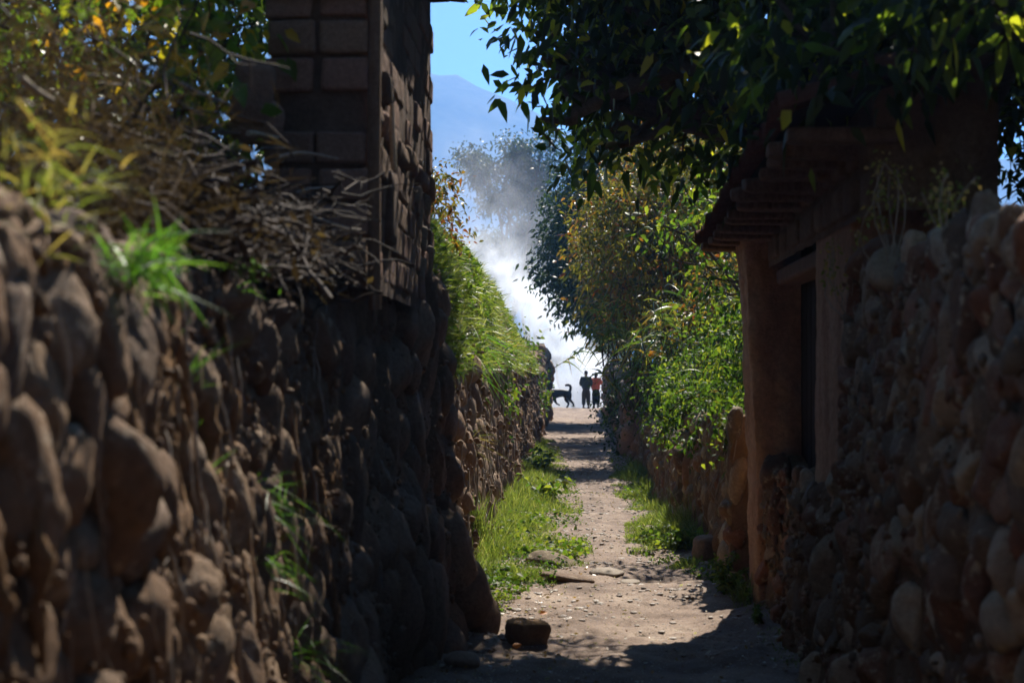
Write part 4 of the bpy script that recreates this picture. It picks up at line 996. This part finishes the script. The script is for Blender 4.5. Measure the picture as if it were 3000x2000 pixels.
# ------------------------------------------------------------------ stones, litter and gravel on the lane
q = np.random.RandomState(401)
def lone_block(lab, px, py, size, rot, mat, group='rocks on the lane'):
    y = EYE * F / (py - 1092); p = at(px, py, y); z = float(path_z(np.array(p[0]), np.array(y)))
    mb = MB(); block(mb, (p[0], y, z + size[2] * .38), size, rot, 10, .28, .022)
    return tag(mb.build('rock', M[mat], loc=(p[0], y, z)), lab, 'rock', group)
def lone(name, lab, px, py, rr, rot, mat, cat='rock', ang=.6, sub=4, sink=.3, seed=1, group='rocks on the lane'):
    y = EYE * F / (py - 1092); p = at(px, py, y); z = float(path_z(np.array(p[0]), np.array(y)))
    mb = MB(); rock(mb, (p[0], y, z + rr[2] * (1 - sink) - rr[2] * .2), rr, rot, sub, ang, .05, seed=seed)
    return tag(mb.build(name, M[mat], loc=(p[0], y, z)), lab, cat, group)
lone_block('brown block of rock on the lane, by the end of the adobe footing', 1545, 1890, (.25, .17, .15), (.05, .08, .25), 'mud_red')
lone('rock', 'long flat pale rock in the grass at the left lane edge', 1615, 1665, (.22, .12, .08), (0, .2, .2), 'stone_red', seed=8, ang=.9)
lone('rock', 'thin grey slab lying just below the long flat rock', 1665, 1712, (.20, .10, .035), (0, .1, -.2), 'stone', seed=5, ang=.8)
lone('rock', 'flat worn stone set in the middle of the lane, next to the grass', 1778, 1690, (.12, .14, .03), (0, 0, .1), 'root', seed=6, ang=.7)
lone('rock', 'small pale flat stone in the middle of the lane', 1845, 1715, (.085, .09, .016), (0, 0, .4), 'root', seed=7, ang=.7)
lone_block('dark blocky rock at the foot of the taller low wall', 2080, 1645, (.28, .24, .24), (.03, .05, .3), 'stone_dark')
lone('rock', 'low dark stone at the bottom left corner of the sunlit lane', 1360, 1965, (.10, .09, .05), (0, 0, .3), 'stone_dark', seed=12)
lone('rock', 'pale stone fragment lying beside the left grass verge', 1500, 1752, (.05, .06, .02), (0, 0, .8), 'root', seed=13, ang=.8)
lone('rock', 'small light stone on the right edge of the lane below the leafy weed', 2065, 1655, (.05, .05, .022), (0, 0, .2), 'root', seed=15, ang=.8)

mb = MB(); V, Fc = ICO[1]
n = 22000
y = 8 + 26 * q.rand(n) ** 1.7; x = q.uniform(-1.0, 1.3, n)
k = fbm(N3(x, y, 0 * x), 3, 1.3) + q.normal(size=n) * .12 > 0; x, y = x[k], y[k]
s = .003 + .022 * q.rand(len(x)) ** 5
for sc_, (xx, yy, ss) in enumerate(zip(x, y, s)):
    pass
S = np.stack([s * q.uniform(.8, 1.6, len(s)), s * q.uniform(.8, 1.6, len(s)), s * q.uniform(.3, .7, len(s))], -1)
Z = path_z(x, y) + s * .15
a = q.uniform(0, 6.28, len(s)); VV = V[None] * S[:, None, :] * (1 + q.uniform(-.22, .22, (len(s), len(V), 1)))
ca, sa = np.cos(a)[:, None], np.sin(a)[:, None]
VV = np.stack([VV[..., 0] * ca - VV[..., 1] * sa + x[:, None], VV[..., 0] * sa + VV[..., 1] * ca + y[:, None], VV[..., 2] + Z[:, None]], -1)
mb.add(VV.reshape(-1, 3), (Fc[None] + (np.arange(len(s)) * len(V))[:, None, None]).reshape(-1, 3))
M['pebble'] = rough_mat('pale_pebble', [(.2, .15, .11), (.36, .29, .23)], 9, .3, 60, .7, island=[(.16, .11, .08), (.26, .19, .14), (.5, .44, .37), (.3, .23, .18)], spec=.5)
tag(mb.build('gravel', M['pebble'], smooth=False), kind='stuff')
mb = MB(); n = 6500
y = 8 + 24 * q.rand(n) ** 1.8; x = np.where(q.rand(n) < .5, q.uniform(-1, 1.3, n), q.normal(size=n) * .35 - .45)
k = (x > -1.05) & (x < 1.3); x, y = x[k], y[k]; n = len(x)
leaves(mb, np.stack([x, y, path_z(x, y) + q.uniform(.004, .02, n)], -1), norm(np.stack([q.normal(size=n), q.normal(size=n), q.normal(size=n) * .35], -1)), .008 + .028 * q.rand(n) ** 3, .5, 0, q=q)
tag(mb.build('leaf_litter', M['litter']), kind='stuff')
m_or = leaf_mat('orange_leaf', [(.55, .16, .02), (.62, .26, .03)], trans=.3)
for (px, py, lab) in ((1580, 1812, 'bright orange fallen leaf above the brown rock'), (1500, 1908, 'bright orange fallen leaf at the lower left of the lane, in shade'), (1660, 1655, 'orange leaf lying beside the long flat rock')):
    y = EYE * F / (py - 1092); p = at(px, py, y); p[2] = path_z(p[0], np.array(y)) + .02
    mb = MB(); leaves(mb, p[None], np.array([[1, .3, .25]]), .06, .7, .1, q=q); tag(mb.build('fallen_leaf', m_or, loc=tuple(p)), lab, 'leaf', 'orange fallen leaves on the lane')
p = at(1895, 1038, 26); mb = MB(); leaves(mb, p[None], np.array([[1, .1, .25]]), .18, .5, .1, q=q); leaves(mb, p[None], np.array([[1, .1, -.1]]), .15, .5, .1, q=q)
tag(mb.build('orange_leaf', m_or, loc=tuple(p)), 'single bright orange leaf caught in the bushes above the far right wall', 'leaf')

# ------------------------------------------------------------------ people and dog
def skin(name, V, E, Rr, mat, parent, root=0, lev=2, fat=1.3):
    me = bpy.data.meshes.new(name); me.from_pydata([tuple(v) for v in V], E, [])
    o = bpy.data.objects.new(name + '_cage', me); COL.objects.link(o)
    s = o.modifiers.new('s', 'SKIN'); s.use_smooth_shade = True
    for i, r in enumerate(Rr):
        d = me.skin_vertices[0].data[i]; d.radius = (r * fat, r * fat) if not isinstance(r, tuple) else (r[0] * fat, r[1] * fat); d.use_root = (i == root)
    u = o.modifiers.new('u', 'SUBSURF'); u.levels = lev; u.render_levels = lev
    dg = bpy.context.evaluated_depsgraph_get(); dg.update()
    m2 = bpy.data.meshes.new_from_object(o.evaluated_get(dg)); m2.name = name
    bpy.data.objects.remove(o)
    m2.materials.clear(); m2.materials.append(mat)
    for p in m2.polygons: p.use_smooth = True
    r = bpy.data.objects.new(name, m2); COL.objects.link(r); r.parent = parent
    return r

m_skin = plain('brown_skin', (.20, .105, .065), .6, var=.08)
m_hair = plain('black_hair', (.012, .010, .009), .5, spec=.5, var=.3, scale=80)
m_fur = plain('black_fur', (.010, .009, .009), .6, var=.4, scale=60)
m_sh1 = plain('dark_grey_green_shirt', (.055, .065, .055), .9, var=.12)
m_tr1 = plain('grey_brown_trousers', (.085, .078, .065), .9, var=.12)
m_sh2 = plain('orange_red_shirt', (.80, .16, .065), .85, var=.08)
m_tr2 = plain('dark_navy_trousers', (.02, .024, .034), .9, var=.12)
m_shoe = plain('dark_shoe', (.03, .025, .02), .6)

def hand(V, E, Rr, wrist, d, palm, s, curl=.5):
    """palm, four fingers and a thumb, as chains rooted in the wrist vertex"""
    d = np.array(d, float) / np.linalg.norm(d); side = np.cross(d, palm); side /= np.linalg.norm(side); palm = np.cross(side, d)
    W = np.array(V[wrist]); V.append(tuple(W + d * .045 * s)); E.append((wrist, len(V) - 1)); Rr.append((.034 * s, .018 * s)); c = len(V) - 1
    for k, (o, L) in enumerate(((-.030, .062), (-.010, .072), (.010, .068), (.029, .054))):
        prev = c
        for j, (a, f) in enumerate(((0, .35), (1, .7), (2, 1.0))):
            ang = curl * (j + .3) * .6
            V.append(tuple(np.array(V[c]) + side * o * s * (1 + .1 * j) + (d * (.03 + L * f * math.cos(ang)) + palm * L * f * math.sin(ang)) * s)); E.append((prev, len(V) - 1)); Rr.append(.0088 * s * (1 - .12 * j)); prev = len(V) - 1
    prev = c
    for j in range(2):
        V.append(tuple(W + (side * -(.038 + .012 * j) + d * (.035 + .03 * j) + palm * .012 * (j + 1)) * s)); E.append((prev if j else wrist, len(V) - 1)); Rr.append(.0105 * s * (1 - .15 * j)); prev = len(V) - 1

def person(label, loc, H, shirt, trousers, arms, legs, turn=0, hair=1.0, shirt_len=.50):
    """seen from behind, walking up the lane (+y)"""
    t = thing('person', label, 'person', loc, 'people walking up the lane'); t.rotation_euler = (0, 0, turn)
    h = H
    V = [(0, 0, .53 * h), (0, -.01, .60 * h), (0, -.015, .68 * h), (0, -.01, .76 * h), (0, 0, .815 * h), (0, .005, .855 * h), (0, .012, .895 * h), (0, .008, .945 * h), (0, .015, .975 * h)]
    E = [(i, i + 1) for i in range(8)]
    Rr = [(.105 * h / 1.7, .085), (.10 * h / 1.7, .08), (.115 * h / 1.7, .085), (.13 * h / 1.7, .09), (.085, .065), .043, (.062, .072), (.068, .085), (.045, .055)]
    Rr = [r if isinstance(r, tuple) else (r, r) for r in Rr]
    A = []
    for s, (el, wr) in zip((-1, 1), arms):
        sh = (s * .165 * h / 1.7, 0, .805 * h); V.append(sh); E.append((4, len(V) - 1)); Rr.append((.05, .05)); i0 = len(V) - 1
        V.append(el); E.append((i0, len(V) - 1)); Rr.append((.038, .038)); V.append(wr); E.append((len(V) - 2, len(V) - 1)); Rr.append((.025, .022)); A.append((sh, el, wr))
        hand(V, E, Rr, len(V) - 1, np.array(wr) - np.array(el), np.array((-s * 1.0, .3, 0)), h / 1.7, .8)
    Lg = []
    for s, (kn, an, toe) in zip((-1, 1), legs):
        hp = (s * .085, 0, .49 * h); V.append(hp); E.append((0, len(V) - 1)); Rr.append((.08, .085)); i0 = len(V) - 1
        for p, r in ((kn, .052), (an, .036), (toe, .032)):
            V.append(p); E.append((i0, len(V) - 1)); Rr.append((r, r)); i0 = len(V) - 1
        Lg.append((hp, kn, an, toe))
    body = skin('body', V, E, Rr, m_skin, t, fat=1.12)
    # ears, nose on the head
    mb = MB(); z = .93 * h
    for s in (-1, 1): rock(mb, (s * .076, .005, z), (.010, .02, .03), sub=2, ang=0, rough=.02, seed=1)
    rock(mb, (0, .105, z - .005), (.013, .02, .024), sub=2, ang=0, rough=.02, seed=1)
    rock(mb, (0, .092, z - .042), (.025, .008, .008), sub=2, ang=0, rough=.02, seed=1)
    o = mb.build('face', m_skin); o.parent = t
    mb = MB()
    for s in (-1, 1): rock(mb, (s * .03, .092, z + .018), (.012, .007, .008), sub=2, ang=0, rough=0, seed=1)
    o = mb.build('eyes', m_hair); o.parent = t
    # hair cap
    mb = MB(); D, Fc = ICO[4]; P = D * np.array([.083, .10, .098]) * (1 + .10 * fbm(D, 4, 7))[:, None]
    P = P * hair + np.array([0, .0, .958 * h])
    cut = P[:, 1] > .045; P[:, 2] = np.where(cut, np.maximum(P[:, 2], z + .045), P[:, 2]); P[:, 2] = np.maximum(P[:, 2], .905 * h)
    mb.add(P, Fc); o = mb.build('hair', m_hair); o.parent = t
    # shirt
    g = 1.0
    Vs = [(0, -.005, shirt_len * h), (0, -.01, .58 * h), (0, -.015, .68 * h), (0, -.01, .76 * h), (0, 0, .815 * h), (0, .004, .842 * h)]
    Es = [(i, i + 1) for i in range(5)]; k = h / 1.7
    Rs = [(.155 * k, .115), (.15 * k, .11), (.155 * k, .11), (.165 * k, .112), (.11, .085), (.058, .058)]
    for (sh, el, wr), frac in zip(A, arms_sleeve):
        Vs.append(tuple(np.array(sh) * np.array([1.03, 1, 1]))); Es.append((4, len(Vs) - 1)); Rs.append((.07, .07)); e = np.array(sh) + (np.array(el) - np.array(sh)) * min(1, frac)
        Vs.append(tuple(e)); Es.append((len(Vs) - 2, len(Vs) - 1)); Rs.append((.058, .058))
        if frac > 1: Vs.append(tuple(np.array(el) + (np.array(wr) - np.array(el)) * (frac - 1))); Es.append((len(Vs) - 2, len(Vs) - 1)); Rs.append((.042, .042))
    skin('shirt', Vs, Es, Rs, shirt, t, fat=1.42)
    Vs = [(0, 0, .56 * h), (0, 0, .49 * h)]; Es = [(0, 1)]; Rs = [(.125 * k, .105), (.13 * k, .115)]
    for hp, kn, an, toe in Lg:
        Vs.append((hp[0], hp[1], hp[2] - .04)); Es.append((1, len(Vs) - 1)); Rs.append((.098 * k, .10)); Vs.append(kn); Es.append((len(Vs) - 2, len(Vs) - 1)); Rs.append((.076 * k, .078)); Vs.append(tuple(np.array(an) + [0, 0, .02])); Es.append((len(Vs) - 2, len(Vs) - 1)); Rs.append((.062 * k, .064))
    skin('trousers', Vs, Es, Rs, trousers, t, fat=1.36)
    for hp, kn, an, toe in Lg:
        skin('shoe', [tuple(np.array(an) + [0, -.03, -.045]), tuple(np.array(an) + [0, .05, -.055]), tuple(np.array(toe) + [0, .06, -.01])], [(0, 1), (1, 2)], [(.042, .04), (.046, .038), (.036, .024)], m_shoe, t)
    return t
def gz(x, y): return float(path_z(np.array(float(x)), np.array(float(y))))
arms_sleeve = (1.75, 1.75)
person('man in dark grey green shirt and grey trousers, walking away up the lane', (.41, 76.5, gz(.41, 76.5)), 1.68, m_sh1, m_tr1,
       (((-.245, -.03, 1.10), (-.17, .17, .98)), ((.245, -.03, 1.10), (.17, .17, .98))),
       (((-.10, .03, .46), (-.11, -.05, .10), (-.11, .08, .045)), ((.10, .07, .46), (.11, .10, .09), (.12, .24, .04))))
arms_sleeve = (1.0, .95)
person('shorter person in an orange red shirt and dark trousers, walking close beside the man', (.86, 76.8, gz(.86, 76.8)), 1.60, m_sh2, m_tr2,
       (((-.22, .03, 1.02), (-.17, .12, .84)), ((.285, -.02, 1.04), (.325, -.01, .80))),
       (((-.09, .07, .44), (-.10, .12, .09), (-.10, .25, .04)), ((.09, .02, .44), (.09, -.10, .11), (.09, .02, .045))), turn=-.1)

# dog: walking out to the left, tail curled up over the rump
t = thing('dog', 'black dog trotting to the left out of the lane with its tail curled up', 'dog', (-.80, 75.6, gz(-.80, 75.6)))
# x is the dog's length: rump at +x, head at -x
V = [(0.36, 0, .60), (.20, 0, .62), (0, 0, .615), (-.22, 0, .595), (-.40, 0, .62), (-.54, 0, .70), (-.66, 0, .74), (-.78, 0, .70), (-.87, 0, .675),
     (.43, 0, .68), (.475, 0, .80), (.46, 0, .90), (.38, 0, .945), (.29, 0, .93), (.24, 0, .90)]
E = [(i, i + 1) for i in range(8)] + [(0, 9)] + [(i, i + 1) for i in range(9, 14)]
Rr = [(.105, .11), (.10, .105), (.115, .13), (.125, .155), (.10, .12), (.075, .085), (.075, .08), (.04, .042), (.028, .028), (.045, .045), (.042, .042), (.046, .046), (.045, .045), (.036, .036), (.02, .02)]
def leg(root, pts):
    i0 = root
    for p, r in pts:
        V.append(p); E.append((i0, len(V) - 1)); Rr.append((r, r)); i0 = len(V) - 1
leg(0, (((.34, .085, .46), .085), ((.27, .09, .33), .055), ((.40, .09, .20), .034), ((.33, .09, .05), .026), ((.29, .09, .025), .028)))      # near hind leg, under the body
leg(0, (((.42, -.085, .46), .082), ((.42, -.09, .34), .05), ((.56, -.09, .22), .032), ((.60, -.09, .09), .025), ((.58, -.09, .055), .028)))  # hind leg stretched back
leg(3, (((-.26, .085, .40), .06), ((-.28, .09, .27), .038), ((-.36, .09, .13), .028), ((-.42, .09, .03), .026), ((-.455, .09, .022), .028)))
leg(3, (((-.20, -.085, .40), .06), ((-.13, -.09, .27), .038), ((-.09, -.09, .19), .028), ((.02, -.09, .14), .024), ((.05, -.09, .12), .026)))  # lifted foreleg folded back
skin('body', V, E, Rr, m_fur, t, fat=1.4)
mb = MB()
for s in (-1, 1): rock(mb, (-.64, s * .055, .80), (.03, .018, .055), (s * .3, .2, 0), 2, 0, .03, seed=2)
o = mb.build('ears', m_fur); o.parent = t
mb = MB(); rock(mb, (-.895, 0, .685), (.015, .018, .013), sub=2, ang=0, rough=0, seed=1); o = mb.build('nose', m_hair); o.parent = t
t.scale = (1.12, 1.12, 1.10)

# ------------------------------------------------------------------ smoke and haze
def volume_mat(name, build):
    m = bpy.data.materials.new(name); m.use_nodes = True; nt = m.node_tree; nt.nodes.clear()
    out = nt.nodes.new('ShaderNodeOutputMaterial'); v = nt.nodes.new('ShaderNodeVolumePrincipled')
    nt.links.new(v.outputs[0], out.inputs['Volume']); build(nt, v); return m
Lp = 21.0
def smoke_nodes(nt, v):
    v.inputs['Color'].default_value = (.955, .975, 1, 1); v.inputs['Anisotropy'].default_value = .5
    tc = nt.nodes.new('ShaderNodeTexCoord')
    n = nt.nodes.new('ShaderNodeTexNoise'); n.inputs['Scale'].default_value = .55; n.inputs['Detail'].default_value = 4
    nt.links.new(tc.outputs['Object'], n.inputs['Vector'])
    def vm(op, a, b):
        k = nt.nodes.new('ShaderNodeVectorMath'); k.operation = op
        for i, s in enumerate((a, b)):
            if hasattr(s, 'links'): nt.links.new(s, k.inputs[i])
            else: k.inputs[i].default_value = s
        return k.outputs[0]
    def mt(op, a, b=None, c=None, cl=False):
        k = nt.nodes.new('ShaderNodeMath'); k.operation = op; k.use_clamp = cl
        for i, s in enumerate((a, b, c)):
            if s is None: continue
            if hasattr(s, 'links'): nt.links.new(s, k.inputs[i])
            else: k.inputs[i].default_value = s
        return k.outputs[0]
    d = vm('MULTIPLY', vm('SUBTRACT', n.outputs['Color'], (.5, .5, .5)), (4.2, 4.2, 4.2))
    P = vm('ADD', tc.outputs['Object'], d)
    sx = nt.nodes.new('ShaderNodeSeparateXYZ'); nt.links.new(P, sx.inputs[0]); X, Y, Z = sx.outputs
    rad = mt('MULTIPLY_ADD', X, .10, .75)
    rr = mt('SQRT', mt('ADD', mt('MULTIPLY', Y, Y), mt('MULTIPLY', Z, Z)))
    qn = mt('DIVIDE', rr, mt('MAXIMUM', rad, .2))
    core = mt('SUBTRACT', 1.35, qn, cl=True)
    fall = mt('SUBTRACT', 1.0, mt('DIVIDE', X, 12.5), cl=True)
    fall = mt('POWER', fall, 1.2)
    n2 = nt.nodes.new('ShaderNodeTexNoise'); n2.inputs['Scale'].default_value = 1.3; n2.inputs['Detail'].default_value = 5; nt.links.new(tc.outputs['Object'], n2.inputs['Vector'])
    w = mt('MULTIPLY_ADD', n2.outputs['Fac'], 3.8, -1.3, cl=True)
    dense = mt('MULTIPLY', mt('MULTIPLY', mt('MULTIPLY', core, core), fall), mt('MULTIPLY', w, 4.4))
    halo = mt('MULTIPLY', mt('SUBTRACT', 1.0, mt('DIVIDE', qn, 2.8), cl=True), mt('MULTIPLY', w, .13))
    cx = vm('SUBTRACT', P, (2.9, 0, 1.4)); ln = nt.nodes.new('ShaderNodeVectorMath'); ln.operation = 'LENGTH'; nt.links.new(cx, ln.inputs[0])
    puff = mt('MULTIPLY', mt('SUBTRACT', 1.0, mt('DIVIDE', ln.outputs['Value'], 3.0), cl=True), mt('MULTIPLY_ADD', w, .35, .25))
    halo = mt('ADD', halo, puff)
    ends = mt('MULTIPLY', mt('MULTIPLY_ADD', X, .5, .9, cl=True), mt('SUBTRACT', 1.0, mt('DIVIDE', mt('SUBTRACT', X, 9.5), 8.0), cl=True))
    nt.links.new(mt('MULTIPLY', mt('ADD', dense, halo), ends), v.inputs['Density'])
ms = volume_mat('wood_smoke', smoke_nodes)
mb = MB(); c = 1
x = np.linspace(-2, Lp, 12)[:, None]; a = np.linspace(0, 2 * math.pi, 17)[None]; rr = 3.2 + .16 * x
grid(mb, x + 0 * a, np.clip(rr, 0, 4.5) * np.cos(a), rr * np.sin(a)); 
for xx, flip in ((-2, 1), (Lp, 0)):
    r0 = 3.2 + .16 * xx; aa = np.linspace(0, 2 * math.pi, 17)[:-1]
    mb.add(np.stack([aa * 0 + xx, min(r0, 4.5) * np.cos(aa), r0 * np.sin(aa)], -1), [list(range(16))])
o = mb.build('smoke', ms, smooth=False); o.location = (2.3, 86, -.6); o.rotation_euler = (0, -(math.pi - math.atan2(13.0, 10.6)), 0)
tag(o, kind='stuff')

def haze_nodes(nt, v):
    v.inputs['Color'].default_value = (.22, .50, 1, 1); v.inputs['Density'].default_value = .00042; v.inputs['Anisotropy'].default_value = .3
mh = volume_mat('haze_air', haze_nodes)
bm = bmesh.new(); bmesh.ops.create_cube(bm, size=1); me = bpy.data.meshes.new('haze'); bm.to_mesh(me); bm.free(); me.materials.append(mh)
o = bpy.data.objects.new('haze', me); COL.objects.link(o); o.scale = (7600, 4400, 700); o.location = (0, 2100, 300); tag(o, kind='stuff')
